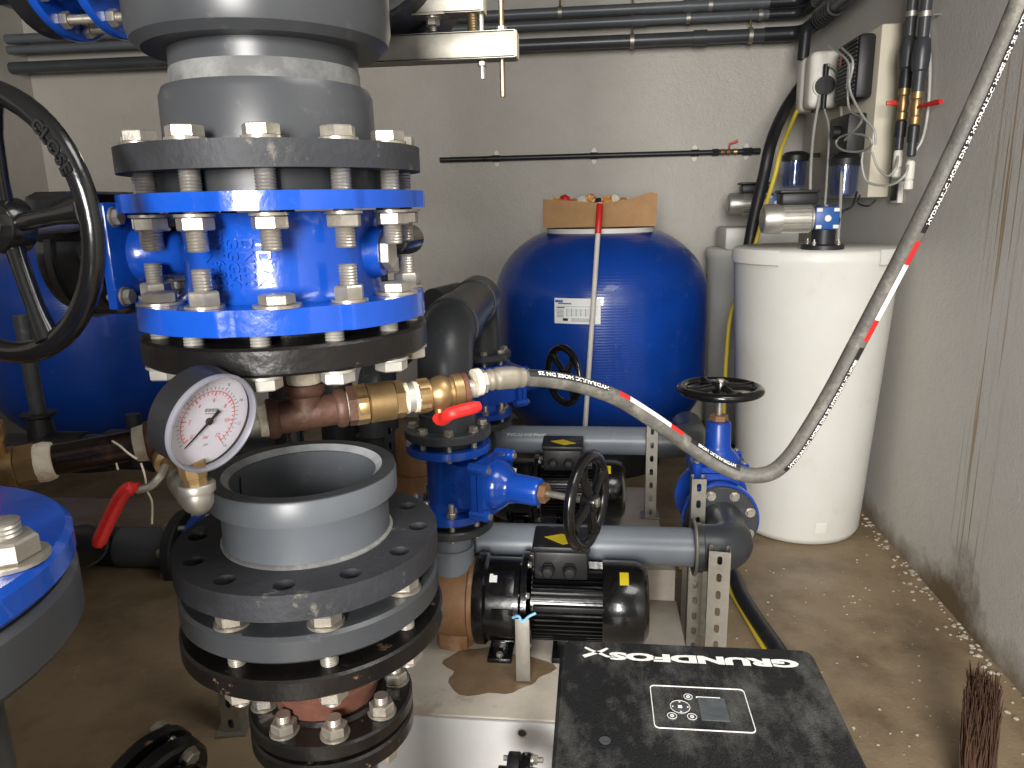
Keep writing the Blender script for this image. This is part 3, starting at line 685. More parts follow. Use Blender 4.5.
# ================================================================== GATE VALVES
VB1 = bolt_mesh('bolt', 'steel', .0125, .0095, .0145, .072, .0078, nut=.050)
VB2 = bolt_mesh('stud', 'steel', .0125, .0095, .0145, .072, .0078, nut=.050, tip=.022)
def gate_valve(M, label, loc, blue='blue', k=1.0, wheel_ph=.5, reach=.362):
    """pipe axis local z, bonnet along local +x, origin at the valve centre"""
    t = thing('gate_valve', label, 'valve', loc)
    S = M @ Matrix.Scale(k, 4)
    b = MB()
    b.lathe([(.055, -.098), (.068, -.078), (.058, -.05), (.056, .05), (.068, .078), (.055, .098)], S, 36)
    part('body', b, blue, t, ang=50)
    ch = MB()
    A = [(0, -.062), (.0, .062), (.115, .052), (.115, -.052)]
    vs = [(x, s*.058, z) for s in (-1, 1) for x, z in A]
    ch.add(vs, [[0, 1, 2, 3], [7, 6, 5, 4], [0, 4, 5, 1], [1, 5, 6, 2], [2, 6, 7, 3], [3, 7, 4, 0]], S)
    ch.lathe([(.06, -.06), (.06, .06)], S, 28)
    part('wedge_chamber', ch, blue, t)
    for s in (1, -1):
        part('flange', MB().lathe([(.05, s*.078), (.110, s*.078), (.110, s*.0975), (.05, s*.0975)], S, 56), blue, t)
    # bonnet joint: two rounded plates with corner lugs
    def rr(hx, hy, r, n=6):
        out = []
        for cx, cy, a0 in ((hx-r, hy-r, 0), (-hx+r, hy-r, pi/2), (-hx+r, -hy+r, pi), (hx-r, -hy+r, 1.5*pi)):
            for i in range(n+1): a = a0+pi/2*i/n; out.append((cx+r*math.cos(a), cy+r*math.sin(a)))
        return out
    Bx = S @ frame((0, 0, 0), (1, 0, 0), (0, 1, 0))
    part('body_flange', MB().prism(rr(.078, .072, .03), .112, .128, Bx), blue, t)
    part('bonnet_flange', MB().prism(rr(.078, .072, .03), .131, .147, Bx), blue, t)
    bn = MB().lathe([(.064, .147), (.062, .158), (.052, .172), (.040, .184), (.037, .195), (.035, .262), (.031, .268), (.028, .268)], Bx, 32)
    part('bonnet', bn, blue, t, ang=50)
    for sx in (-1, 1):
        for sy in (-1, 1):
            part('lug', MB().lathe([(.015, .105), (.0155, .147), (.0145, .156), (.009, .158)], Bx @ T(sx*.066, sy*.060, 0), 16), blue, t)
            inst('cap_screw', SCREW, t, Bx @ T(sx*.066, sy*.060, .158))
    part('gland_nut', MB().hexa(.026, .268, .286, Bx), 'bronze', t)
    part('stem', MB().cyl(.0085, .28, reach+.014, Bx, 14), 'steel', t)
    Wm = Bx @ T(0, 0, reach)
    handwheel(Wm, .124, .0150, 4, wheel_ph, 'black_paint', t, hubr=.024, dish=-.008)
    part('wheel_nut', MB().hexa(.012, .018, .030, Wm), 'steel', t)
    return t, S, Bx
SCREW = MB().lathe([(.0085, 0), (.0085, .004), (.006, .004)], I4, 10).mesh('cap_screw', 'steel')
# valve 1 over the near pump
VX, VY = -.376, 1.83
vd = math.radians(-22)
M1 = T(VX, VY, .806) @ Matrix.Rotation(vd, 4, 'Z')
g1v, S1, B1x = gate_valve(M1, 'blue gate valve with black side handwheel above the near pump', (VX, VY, .708), wheel_ph=.4, reach=.392)
vs, fs = text_geo('DN65', .020, 0, 1, 'CENTER', .001); lt = MB()
for k, tx in enumerate(('GGG', 'DN80', 'PN16')):
    vs, fs = text_geo(tx, .017, 0, 1, 'CENTER', .0012)
    lt.add([(.045+k*.024+v.y, -.0585-v.z, -v.x+.0) for v in vs], fs, S1)
part('cast_lettering', lt, 'blue', g1v)
def pipe_flange(th_, x, y, z0, z1, r=.112, mname='pvc_dark', nm='pipe_flange'):
    return part(nm, MB().lathe([(.05, z0), (r-.003, z0), (r, z0+.003), (r, z1-.003), (r-.003, z1), (.05, z1)], T(x, y, 0), 56), mname, th_)
up1 = thing('pipe_elbow', 'dark grey plastic elbow pipe on top of the near gate valve', 'pipe', (VX, VY, .905))
pipe_flange(up1, VX, VY, .922, .946); 
part('stub_face', MB().cyl(.080, .9045, .922, T(VX, VY, 0), 40), 'pvc_black', up1)
flange_bolts(VB1, up1, VX, VY, .9463, .090, 8, math.radians(-78))
part('collar', MB().lathe([(.06, .94), (.074, .944), (.074, .985), (.07, .99), (.06, .99)], T(VX, VY, 0), 40), 'pvc_dark', up1)
UZ = 1.19; U2 = (-.400, 2.62)
pe = fillet([(VX, VY, .97), (VX, VY, UZ), (U2[0], U2[1], UZ), (U2[0], U2[1], 1.06)], .15, 14)
part('elbow', MB().tube(pe[:17], .071, 32), 'pvc_dark', up1, ang=60)
part('socket', MB().tube([pe[15], pe[15].lerp(pe[16], .22)], .077, 36), 'pvc_dark', up1)
part('pipe', MB().tube([pe[15], pe[16]], .064, 32), 'pvc', up1)
part('socket', MB().tube([pe[16].lerp(pe[15], .22), pe[16]], .077, 36), 'pvc_dark', up1)
lo1 = thing('pipe_riser', 'light grey plastic pipe and flange between near gate valve and brown pump casing', 'pipe', (VX, VY, .52))
pipe_flange(lo1, VX, VY, .668, .690); part('stub_face', MB().cyl(.080, .690, .708, T(VX, VY, 0), 40), 'pvc_black', lo1)
flange_bolts(VB2, lo1, VX, VY, .7285, .090, 8, math.radians(-78))
part('pipe', MB().cyl(.050, .52, .67, T(VX, VY, 0), 36), 'pvc_pale', lo1)
part('coupling', MB().lathe([(.05, .515), (.058, .517), (.058, .605), (.055, .609), (.05, .609)], T(VX, VY, 0), 40), 'pvc_pale', lo1)
part('collar', MB().lathe([(.05, .505), (.061, .507), (.061, .520), (.05, .522)], T(VX, VY, 0), 40), 'cement', lo1)

# ------------------------------------------------------------------ pumps
def pump(x0, y0, zt, label, near=True):
    """motor shaft along +X, x0,y0 = casing axis, zt = plinth top"""
    t = thing('pump', label, 'pump', (x0+.2, y0, zt))
    zc = zt+.135
    Mx = frame((x0, y0, zc), (1, 0, 0), (0, 0, 1))
    # bronze casing with vertical outlet
    cs = MB().lathe([(.03, -.10), (.075, -.085), (.098, -.05), (.104, -.01), (.104, .045), (.112, .05), (.112, .062), (.05, .066)], Mx, 44)
    cs.lathe([(.058, 0), (.060, .02), (.054, .035), (.052, .215-.0), (.062, .22), (.062, .240-.0)], T(x0, y0, zc-.18), 36)
    part('casing', cs, 'bronze', t, ang=50)
    part('casing_foot', MB().box(x0-.04, x0+.04, y0-.05, y0+.05, zt, zc-.08, bev=.006), 'bronze', t)
    br = MB().lathe([(.05, .064), (.120, .066), (.122, .07), (.122, .092), (.116, .096), (.112, .10), (.112, .185), (.125, .19), (.128, .193), (.128, .207), (.05, .212)], Mx, 48)
    part('bracket', br, 'black_paint', t)
    for k, a in enumerate((215, 268, 320)):
        a = math.radians(a); c = V3((x0+.145, y0, zc))
        part('window', MB().box(-.028, .028, -.035, .035, -.002, .0012, frame(c+V3((0, math.sin(a)*.112, math.cos(a)*.112)) if False else c+V3((0, math.sin(a), math.cos(a)))*.112, (0, math.sin(a), math.cos(a)), (1, 0, 0)), bev=.0005), 'black_paint', t)
    part('sticker', MB().box(-.010, .010, -.012, .012, 0, .0012, frame(V3((x0+.118, y0-.0640, zc+.0935)), (0, -.565, .825), (1, 0, 0))), 'label_white', t)
    PBm = bolt_mesh('bolt', 'steel', .0085, .006, .0095, .02, .0045)
    for k in range(8):
        a = 2*pi*k/8+.2; inst('bolt', PBm, t, Mx @ T(.117*math.cos(a), .117*math.sin(a), .207))
    L0, L1 = .212, .415
    part('motor_body', MB().lathe([(.05, L0), (.086, L0+.004), (.086, L1), (.05, L1)], Mx, 40), 'black_paint', t)
    fin = MB(); NF = 44
    for k in range(NF):
        a = 2*pi*k/NF
        if abs(((a+pi) % (2*pi))-pi) < .42: continue
        c, s = math.cos(a), math.sin(a)
        fin.box(.083, .1045, -.0022, .0022, L0+.006, L1-.002, Mx @ Matrix.Rotation(a, 4, 'Z'))
    part('cooling_fins', fin, 'black_paint', t)
    fcv = part('fan_cover', MB().lathe([(.07, L1-.012), (.1085, L1-.012), (.111, L1-.008), (.111, L1+.075), (.104, L1+.095), (.085, L1+.108), (.03, L1+.110), (0, L1+.110)], Mx, 48), 'black_paint', t)
    part('fan_sticker', MB().lathe([(.1115, L1+.032), (.1118, L1+.032), (.1118, L1+.055), (.1115, L1+.055)], Mx @ Matrix.Rotation(0, 4, 'Z'), 6, math.radians(-335) if False else math.radians(18), math.radians(38)), 'yellow', fcv, label='yellow sticker')
    # terminal box
    tz = zc+.096
    tb = part('terminal_box', MB().box(x0+.225, x0+.365, y0-.062, y0+.062, tz-.004, tz+.075, bev=.008), 'black_plastic', t)
    part('terminal_lid', MB().box(x0+.220, x0+.370, y0-.067, y0+.067, tz+.075, tz+.092, bev=.006), 'black_plastic', tb)
    part('warning_label', MB().prism([(x0+.250, y0-.008), (x0+.300, y0-.050), (x0+.345, y0-.028), (x0+.295, y0+.014)], tz+.0922, tz+.0930), 'yellow', tb, label='yellow warning label')
    for k, gx in enumerate((.262, .318)):
        Mg = frame((x0+gx, y0-.060, tz+.03), (0, -1, 0))
        part('cable_gland', MB().hexa(.019, 0, .012, Mg).lathe([(.015, .012), (.0165, .014), (.0165, .024), (.012, .03), (0, .031)], Mg, 18), 'black_plastic', tb)
    # feet and lifting boss
    part('foot', MB().box(x0+.100, x0+.165, y0-.10, y0+.10, zt, zt+.014, bev=.003).box(x0+.112, x0+.152, y0-.07, y0+.07, zt+.01, zc-.09, bev=.004), 'black_paint', t)
    for sy in (-1, 1):
        inst('foot_bolt', PBm, t, T(x0+.132, y0+sy*.085, zt+.0142))
    part('motor_foot', MB().box(x0+.27, x0+.36, y0-.09, y0+.09, zt, zt+.016, bev=.003).box(x0+.285, x0+.345, y0-.055, y0+.055, zt+.01, zc-.08, bev=.004), 'black_paint', t)
    part('side_rail', MB().box(x0+.225, x0+.405, y0-.1115, y0-.098, zc+.028, zc+.043, bev=.003), 'black_plastic', t)
    return t
P1 = pump(VX, VY, .32, 'black electric motor pump with brown casing on the near plinth step')
P2 = pump(-.405, 2.62, .33, 'black electric motor pump half hidden behind the near handwheel')
# drip: pale blue tie and steel strip hanging off the near pump
sx0 = at(523, 650, Y=1.66)
part('drip_shield', MB().box(sx0.x-.018, sx0.x+.018, 1.652, 1.655, .325, .50, bev=.001), 'galv', P1, label='narrow galvanised strip')
mat('tie', '#7fb6d6', .5)
part('cable_tie', MB().tube(spline([sx0+V3((-.024, 0, .09)), sx0+V3((-.008, -.01, .10)), sx0+V3((.0, -.01, .085)), sx0+V3((.018, -.008, .10)), sx0+V3((.034, -.004, .107))], 4), .0035, 8), 'tie', P1)
# wet patch on the plinth under the pump
wp = MB(); pts = []
for i in range(40):
    a = 2*pi*i/40; r_ = 1+.12*math.sin(3*a+1)+.08*math.sin(5*a)+.05*math.sin(9*a)
    pts.append((-.255+.135*r_*math.cos(a), 1.70+.10*r_*math.sin(a)))
wp.prism(pts, .3201, .3207); part('wet_patch', wp, 'wet_stain', PL1)

# ------------------------------------------------------------------ valve 2 (behind) with its elbow
v2 = at(481, 388, Y=2.62)
M2 = T(v2.x, 2.62, v2.z) @ Matrix.Rotation(math.radians(36), 4, 'Z')
g2v, S2, _ = gate_valve(M2, 'blue gate valve behind the hose, wheel in front of the blue filter tank', (v2.x, 2.62, v2.z-.1), wheel_ph=.75, blue='blue_far')
up2 = thing('pipe_elbow', 'dark grey plastic elbow on top of the rear gate valve', 'pipe', (v2.x, 2.62, v2.z+.1))
pipe_flange(up2, v2.x, 2.62, v2.z+.115, v2.z+.138)
flange_bolts(VB1, up2, v2.x, 2.62, v2.z+.1385, .090, 8, .3)
pe = fillet([(v2.x, 2.62, v2.z+.098), (v2.x, 2.62, UZ), (v2.x+.03, 1.9, UZ)], .15, 12)
part('elbow', MB().tube(pe[:-1], .071, 28), 'pvc_dark', up2, ang=60)
lo2 = thing('pipe_riser', 'grey plastic pipe between the rear gate valve and the rear pump', 'pipe', (v2.x, 2.62, .525))
pipe_flange(lo2, v2.x, 2.62, v2.z-.138, v2.z-.115); part('pipe', MB().cyl(.052, .525, v2.z-.0985, T(v2.x, 2.62, 0), 32), 'pvc_dark', lo2)
flange_bolts(VB2, lo2, v2.x, 2.62, v2.z-.078, .090, 8, .3)

# ================================================================== GREY DISCHARGE PIPES, VALVE 3, CHANNEL SUPPORTS
P3z, P3y = .555, 1.97
e3 = at(728, 548, Y=P3y)
lp = thing('discharge_pipe', 'light grey plastic pipe behind the near motor, ending in a dark elbow', 'pipe', (.1, P3y, P3z))
part('pipe', MB().cyl(.0545, 0, e3.x-.075+.36, frame((-.36, P3y, P3z), (1, 0, 0)), 36), 'pvc_pale', lp)
pe = fillet([(e3.x-.085, P3y, P3z), (e3.x+.01, P3y, P3z), (e3.x+.01, P3y+.19, P3z)], .09, 12)
part('elbow', MB().tube(pe, .066, 32), 'pvc_dark', lp, ang=60)
part('socket_bead', MB().ring(.05, .069, 0, .022, frame((e3.x-.092, P3y, P3z), (1, 0, 0)), 36, .003), 'pvc_dark', lp)
v3x, v3y = e3.x+.01, P3y+.30
fm3 = frame((v3x, P3y+.165, P3z), (0, 1, 0), (1, 0, 0))
part('neck', MB().lathe([(.066, -.03), (.062, .0), (.060, .02)], fm3, 32), 'pvc_dark', lp)
part('flange', MB().lathe([(.05, .012), (.107, .012), (.110, .015), (.110, .032), (.107, .035), (.05, .035)], fm3, 56), 'pvc_dark', lp)
flange_bolts(bolt_mesh('bolt', 'steel', .0125, .0095, .0150, .06, .0078), lp, 0, 0, 0, .090, 8, math.radians(22), M0=frame((v3x, P3y+.1765, P3z), (0, -1, 0), (1, 0, 0)))
# gate valve lying on its side, stem up
M3 = Matrix(((0, 1, 0, v3x), (0, 0, 1, P3y+.300), (1, 0, 0, P3z), (0, 0, 0, 1)))
g3v, S3, _ = gate_valve(M3, 'blue gate valve with flat black handwheel beside the white tank', (v3x, v3y, P3z-.11), blue='blue_far', wheel_ph=.35, k=1.06)
lp3 = thing('outlet_pipe', 'dark grey plastic pipe dropping to the floor behind the upright-stem gate valve', 'pipe', (v3x, P3y+.42, P3z))
fm4 = frame((v3x, P3y+.40, P3z), (0, 1, 0), (1, 0, 0))
part('flange', MB().lathe([(.05, 0), (.110, 0), (.110, .022), (.05, .022)], fm4, 48), 'pvc_dark', lp3)
part('pipe', MB().tube(fillet([(v3x, P3y+.42, P3z), (v3x, P3y+.60, P3z), (v3x, P3y+.60, 0)], .08, 8), .055, 28), 'pvc_dark', lp3)

lp2 = thing('discharge_pipe', 'long grey plastic pipe running in front of the blue filter tank', 'pipe', (0, 2.74, .63))
zb = .605; yb = 2.78
part('pipe', MB().cyl(.0545, 0, .68, frame((-.40, yb, zb), (1, 0, 0)), 32), 'pvc_pale', lp2)
xe = -.40+.68
part('elbow', MB().tube(fillet([(xe-.06, yb, zb), (xe+.10, yb, zb), (xe+.10, yb+.2, zb)], .09, 10), .064, 28), 'pvc_dark', lp2, ang=60)
pt2 = MB(); vs, fs = text_geo('PVC-U 110 PN10', .016, 0, 1.3)
pt2.add([(-.33+v.x, yb-.0548*math.cos((v.y+.03)/.0548), zb+.0548*math.sin((v.y+.03)/.0548)) for v in vs], fs); part('printed_lettering', pt2, 'white_ink', lp2)

def channel(name, label, x, y, z0, z1, wd=.041, dp=.041, slots=True, mname='galv', group=None, foot=True, rz=0, parent=None):
    t = parent or thing(name, label, 'bracket', (x, y, z0), group)
    L = z1-z0; M = T(x, y, z0) @ Matrix.Rotation(rz, 4, 'Z') @ frame((0, -dp/2, 0), (0, -1, 0), (1, 0, 0))
    n = max(1, int(L/.05)); hs = []
    for i in range(n):
        zc = (i+.5)*L/n; w_, h_ = .0068, .0125
        hs.append([(w_*math.cos(a), zc+(h_-w_)*(1 if math.sin(a) > 0 else -1)+w_*math.sin(a)) for a in [pi/12+2*pi*k/12 for k in range(12)]])
    # frame with x right: local y = z x x
    sgn = 1 if (M.to_3x3() @ V3((0, 1, 0))).z > 0 else -1
    hs = [[(px, sgn*py) for px, py in h] for h in hs]
    outer = [(-wd/2, 0), (wd/2, 0), (wd/2, sgn*L), (-wd/2, sgn*L)]
    b = MB().plate(outer, hs, -.0025, 0, M)
    M2_ = T(x, y, z0) @ Matrix.Rotation(rz, 4, 'Z')
    for s in (-1, 1):
        b.box(min(s*wd/2, s*(wd/2-.0025)), max(s*wd/2, s*(wd/2-.0025)), -dp/2+.0005, dp/2, 0, L, M2_)
        b.box(min(s*wd/2, s*(wd/2-.010)), max(s*wd/2, s*(wd/2-.010)), dp/2-.0025, dp/2, 0, L, M2_)
    part('channel', b, mname, t)
    if foot:
        part('foot_plate', MB().box(-.034, .034, -.034, .034, 0, .006, M2_, bev=.001), mname, t)
    return t
sc1 = at(716, 635, Y=1.87)
c1_ = channel('channel_bracket', 'galvanised slotted channel post in front of the dark elbow pipe', sc1.x, 1.872, 0, P3z+.045, rz=math.radians(-8), wd=.056)
part('pipe_clamp', MB().tube([(sc1.x-.055, P3y+.075*math.sin(a), P3z+.075*math.cos(a)) for a in [x*pi/12 for x in range(-12, 13)]], .005, 8), 'galv', c1_)
channel('channel_bracket', 'galvanised slotted channel post rising behind the light grey pipe end', at(698, 490, Y=2.09).x, 2.09, 0, .72)
channel('channel_bracket', 'galvanised slotted channel post carrying the long grey pipe in front of the filter', at(651, 470, Y=2.70).x, 2.70, .33, .70)
fb = thing('channel_bracket', 'short galvanised anchor plate with bolts on the wet floor beside the plinth', 'bracket', (at(690, 605, Z=0).x, 2.55, 0))
q = at(694, 590, Y=2.5)
part('plate', MB().box(q.x-.045, q.x+.045, 2.5, 2.505, 0, .36, bev=.001).box(q.x-.055, q.x+.055, 2.42, 2.505, 0, .006), 'galv', fb)
for k in range(4): inst('bolt', bolt_mesh('bolt', 'steel', .013, .01, .017, 0, .006) if k == 0 else bpy.data.meshes['bolt.011'] if 'bolt.011' in bpy.data.meshes else PB, fb, frame((q.x, 2.4995, .08+k*.085), (0, -1, 0)))

# ================================================================== TANKS
def filter_tank(cx, cy, label, R=.60, zt=1.345):
    t = thing('filter_tank', label, 'tank', (cx, cy, 0))
    z1, z0 = zt-.36, .55
    prof = [(.30, .12), (.34, .12), (.34, .17)]
    for i in range(10): a = pi/2*i/9; prof.append((max(.30, R*math.sin(.35+a*(pi/2-.35)/(pi/2))), z0-.42*math.cos(a)))
    prof = [(.28, .10)]+[(R*math.sin(.48+(pi/2-.48)*i/9), z0-.45*math.cos(.48+(pi/2-.48)*i/9)) for i in range(10)]
    for i in range(12):
        a = (pi/2-.52)*i/11; prof.append((R*math.cos(a)**.85 if a else R, z1+.36*math.sin(a)/math.sin(pi/2-.52)))
    prof.append((.28, zt))
    part('shell', MB().lathe(prof, T(cx, cy, 0), 96), 'tank_blue', t, ang=60)
    part('base_skirt', MB().lathe([(.33, 0), (.36, 0), (.36, .24), (.33, .24)], T(cx, cy, 0), 48), 'black_plastic', t)
    part('collar', MB().lathe([(.24, zt-.01), (.300, zt-.008), (.300, zt+.024), (.24, zt+.024)], T(cx, cy, 0), 64), 'white_plastic', t)
    part('lid', MB().lathe([(0, zt+.016), (.26, zt+.016), (.26, zt+.03), (0, zt+.03)], T(cx, cy, 0), 48), 'black_plastic', t)
    return t
TX, TY = at(600, 310, Y=4.3).x, 4.30
tk = filter_tank(TX, TY, 'blue dished filter tank with white data label and cardboard box on top')
# data label, bent round the shell
def on_tank(u, z, r=.602): a = -pi/2+u/.6; return V3((TX+r*math.cos(a), TY+r*math.sin(a), z))
lc = at(577, 311, Y=TY-.58); u0 = math.asin((lc.x-TX)/.6)*.6
def sheet(u0_, u1_, z0_, z1_, r, n=6):
    vs = []; fs = []
    for i in range(n+1):
        u = u0_+(u1_-u0_)*i/n; vs += [on_tank(u, z0_, r), on_tank(u, z1_, r)]
    for i in range(n): fs.append([2*i, 2*i+2, 2*i+3, 2*i+1])
    return vs, fs
lh, lw = .064, .118; zl = lc.z
dlb = part('data_label', MB().add(*sheet(u0-lw, u0+lw, zl-lh, zl+lh, .6025)), 'label_white', tk, label='white printed data label')
ik = MB(); ik2 = MB(); ik3 = MB()
ik.add(*sheet(u0-lw+.012, u0-lw+.055, zl+.014, zl+.019, .6032))
for i in range(6): ik2.add(*sheet(u0-lw+.012, u0-lw+.05, zl-.032+i*.007, zl-.029+i*.007, .6032))
for i in range(6):
    ik2.add(*sheet(u0-lw+.065+i*.024, u0-lw+.068+i*.024, zl-.026, zl+.012, .6032))
    ik2.add(*sheet(u0-lw+.065, u0+lw-.015, zl-.022+i*.0064, zl-.0212+i*.0064, .6031))
ik2.add(*sheet(u0-lw+.012, u0+lw-.01, zl+.022, zl+.0235, .6032)); ik.add(*sheet(u0-lw+.045, u0-lw+.072, zl-.05, zl-.037, .6032))
for i in range(3): ik2.add(*sheet(u0-lw+.09, u0+lw-.03, zl-.051+i*.006, zl-.0485+i*.006, .6032))
ik3.add(*sheet(u0-lw+.02, u0-lw+.09, zl+.034, zl+.040, .6032)); ik3.add(*sheet(u0-lw+.004, u0-lw+.045, zl+.042, zl+.054, .6032))
part('heading', ik, 'ink_black', dlb); part('table', ik2, 'ink_grey', dlb); part('logo', ik3, 'ink_blue', dlb)
tl = at(88, 310, Y=4.2)
tk2 = filter_tank(tl.x, 4.25, 'dark blue filter tank behind the butterfly valve handwheel')
# black multiport head and pipe on the left tank
part('valve_head', MB().lathe([(.11, 1.37), (.16, 1.39), (.16, 1.47), (.12, 1.52), (0, 1.53)], T(tl.x+.08, 4.2, 0), 32), 'black_plastic', tk2)
part('head_pipe', MB().tube(fillet([(tl.x+.1, 4.2, 1.45), (tl.x+.5, 4.0, 1.45), (tl.x+.62, 3.95, .6)], .1, 8), .035, 16), 'pvc_black', tk2)

# cardboard box with rubbish on the right tank
cb = at(600, 230, Y=4.16); zt = 1.363+.014
bx0, bx1 = at(543, 228, Y=4.08).x, at(656, 226, Y=4.08).x
CB = thing('cardboard_box', 'open brown cardboard box with sagging front on top of the filter tank', 'box', (cb.x, 4.25, zt))
def wall(pts, n, thick):
    b = MB(); b.prism(pts, 0, thick, n); return b
h0 = .148
fp = [(bx0-TX, 0), (bx1-TX, 0), (bx1-TX+.004, h0+.018), (bx1-TX-.03, h0+.028), (bx1-TX-.13, h0-.005), (.05, h0-.022), (-.05, h0-.02), (bx0-TX+.14, h0-.008), (bx0-TX+.0, h0+.002)]
FM = Matrix(((1, 0, 0, TX), (0, 0, 1, 4.08), (0, 1, 0, zt), (0, 0, 0, 1)))
part('front_wall', MB().prism(fp, 0, .006, FM), 'cardboard', CB)
part('back_wall', MB().prism([(x, y*.95) for x, y in fp], .34, .346, FM), 'cardboard', CB)
for xx in (bx0, bx1-.006): part('side_wall', MB().box(xx, xx+.006, 4.086, 4.42, zt, zt+h0), 'cardboard', CB)
part('bottom', MB().box(bx0+.006, bx1-.006, 4.086, 4.42, zt, zt+.006), 'cardboard', CB)
for k in range(9):
    x = bx0+.07+k*.045; m = MB()
    m.lathe([(.004, -.035), (.026, -.02), (.030, .0), (.022, .02), (.006, .03)], T(x, 4.15+.02*(k % 3), zt+.135+.012*math.sin(k*2.1)) @ Matrix.Rotation(1.2+.4*math.sin(k*3), 4, 'Y') @ Matrix.Rotation(k, 4, 'X'), 7)
    solo('food_wrapper', m, ('trash', 'red', 'trash', 'cream', 'trash', 'ink_black', 'trash', 'cream', 'trash')[k],
         'crumpled '+('orange', 'red', 'orange', 'cream', 'orange', 'black', 'orange', 'cream', 'orange')[k]+' wrapper heaped in the cardboard box', 'rubbish', (x, 4.15, zt+.1), 'crumpled wrappers in the cardboard box', ang=10)
# pole with red grip leaning on the tank
p0 = at(585, 428, Y=3.46); p1 = at(600, 203, Y=3.80)
dirp = (p1-p0).normalized(); pf = p0-dirp*(p0.z/dirp.z)
PO = thing('broom_pole', 'pale straight pole with red grip leaning against the filter tank', 'pole', pf)
ll = (p1-pf).length
part('shaft', MB().tube([pf, p1], .0125, 16), 'pole_white', PO)
part('grip', MB().tube([p1-dirp*.155, p1-dirp*.15, p1-dirp*.01, p1], [.014, .0165, .0165, .010], 16), 'red', PO, label='red plastic grip')

# white dosing tanks
def dosing_tank(cx, cy, label, r0, r1, h, notch=True):
    t = thing('dosing_tank', label, 'tank', (cx, cy, 0))
    prof = [(0, .012), (r0-.05, 0), (r0-.015, .012), (r0, .04), (r1-.01, h-.07), (r1, h-.05), (r1, h-.012), (r1-.012, h), (0, h)]
    seg = 72; n = len(prof); vs = []; fs = []
    for r, z in prof:
        for i in range(seg):
            a = 2*pi*i/seg; rr = r
            vs.append((cx+rr*math.cos(a), cy+rr*math.sin(a), z))
    for k in range(n-1):
        for i in range(seg): j = (i+1) % seg; fs.append([k*seg+i, k*seg+j, (k+1)*seg+j, (k+1)*seg+i])
    part('shell', MB().add(vs, fs), 'tank_white', t, ang=50)
    return t
DX, DY = .960, 3.425
dt = dosing_tank(DX, DY, 'tall white plastic dosing tank standing on the floor by the right wall', .275, .348, 1.298)
# recessed grip at the rim: a raised lip on either side
for s, (a0, a1) in enumerate(((-178, -128), (-62, -2))):
    vs = MB().lathe([(.3475, 1.235), (.3535, 1.24), (.3535, 1.287), (.3475, 1.298)], T(DX, DY, 0), 20, math.radians(a0), math.radians(a1)); part('rim_band', vs, 'tank_white', dt)
part('moulded_panel', MB().lathe([(.2782, .07), (.2800, .072), (.2815, .118), (.2795, .12)], T(DX, DY, 0), 4, math.radians(-88), math.radians(-78)), 'tank_white', dt)
t2x = .93; h2 = at(718, 250, Y=4.55).z; h3 = at(718, 228, Y=4.6).z
dt2 = dosing_tank(t2x+.07, 4.80, 'white plastic dosing tank in the corner behind the taller one', .27, .31, h2)
part('hatch', MB().box(t2x-.16, t2x+.26, 4.58, 4.92, h2+.0, h3, bev=.012), 'tank_white', dt2)

def agitator(M, label, k=1.0, loc=None):
    """motor axis along local -x from the gear; mounting flange at z=0"""
    t = thing('agitator_motor', label, 'motor', loc)
    S = M @ Matrix.Scale(k, 4)
    part('mounting_flange', MB().lathe([(.02, 0), (.090, 0), (.090, .018), (.088, .02), (.055, .022), (.05, .024), (.05, .085), (.02, .085)], S, 40), 'black_plastic', t)
    bm_ = bolt_mesh('bolt', 'steel', .009, .012, .011, 0, .005, tip=.01)
    for i in range(4): a = pi/4+i*pi/2; inst('bolt', bm_, t, S @ T(.073*math.cos(a), .073*math.sin(a), .0205))
    gbx = part('gearbox', MB().box(-.052, .052, -.045, .045, .085, .185, S, bev=.008), 'blue_gear', t)
    part('gearbox_cover', MB().cyl(.032, .045, .049, S @ frame((0, 0, .135), (0, -1, 0)), 24) if False else MB().cyl(.014, .0, .007, S @ frame((0, -.045, .135), (0, -1, 0)), 16), 'white_plastic', gbx)
    for sx in (-1, 1):
        for sz in (-1, 1):
            part('corner_boss', MB().box(sx*.036-.012, sx*.036+.012, -.050, -.044, .135+sz*.036-.008, .135+sz*.036+.008, S, bev=.002), 'white_plastic', gbx)
    part('top_flange', MB().cyl(.042, .185, .193, S, 28), 'pvc_dark', t)
    Mx = S @ frame((-.052, 0, .135), (-1, 0, 0), (0, 0, 1))
    part('motor_body', MB().lathe([(.05, 0), (.058, .004), (.058, .012), (.054, .016), (.054, .14), (.05, .14)], Mx, 36), 'alu', t)
    fn = MB()
    for i in range(24):
        a = 2*pi*i/24; fn.box(.05, .0625, -.0016, .0016, .012, .138, Mx @ Matrix.Rotation(a, 4, 'Z'))
    part('cooling_fins', fn, 'alu', t)
    part('fan_cover', MB().lathe([(.05, .135), (.065, .135), (.0655, .20), (.060, .214), (.045, .22)], Mx, 36), 'alu', t)
    part('fan_grille', MB().cyl(.05, .214, .219, Mx, 28), 'pvc_dark', t)
    tbx = part('terminal_box', MB().box(-.20, -.045, -.055, .055, .195, .245, S, bev=.01), 'black_plastic', t)
    part('terminal_lid', MB().box(-.21, -.040, -.06, .06, .245, .258, S, bev=.005), 'black_plastic', tbx)
    return t
mat('blue_gear', '#1c4f93', .4)
ag = at(822, 252, Y=DY-.20)
agitator(T(ag.x, DY-.20, 1.2985), 'silver agitator motor with blue gearbox on the tall white tank', .92, (ag.x, DY-.2, 1.2985))
a2 = at(767, 228, Y=4.22)
agitator(T(t2x+.135, 4.70, h3+.0005), 'silver agitator motor half hidden behind the black cable', 1.0, (t2x+.135, 4.70, h3+.0005))

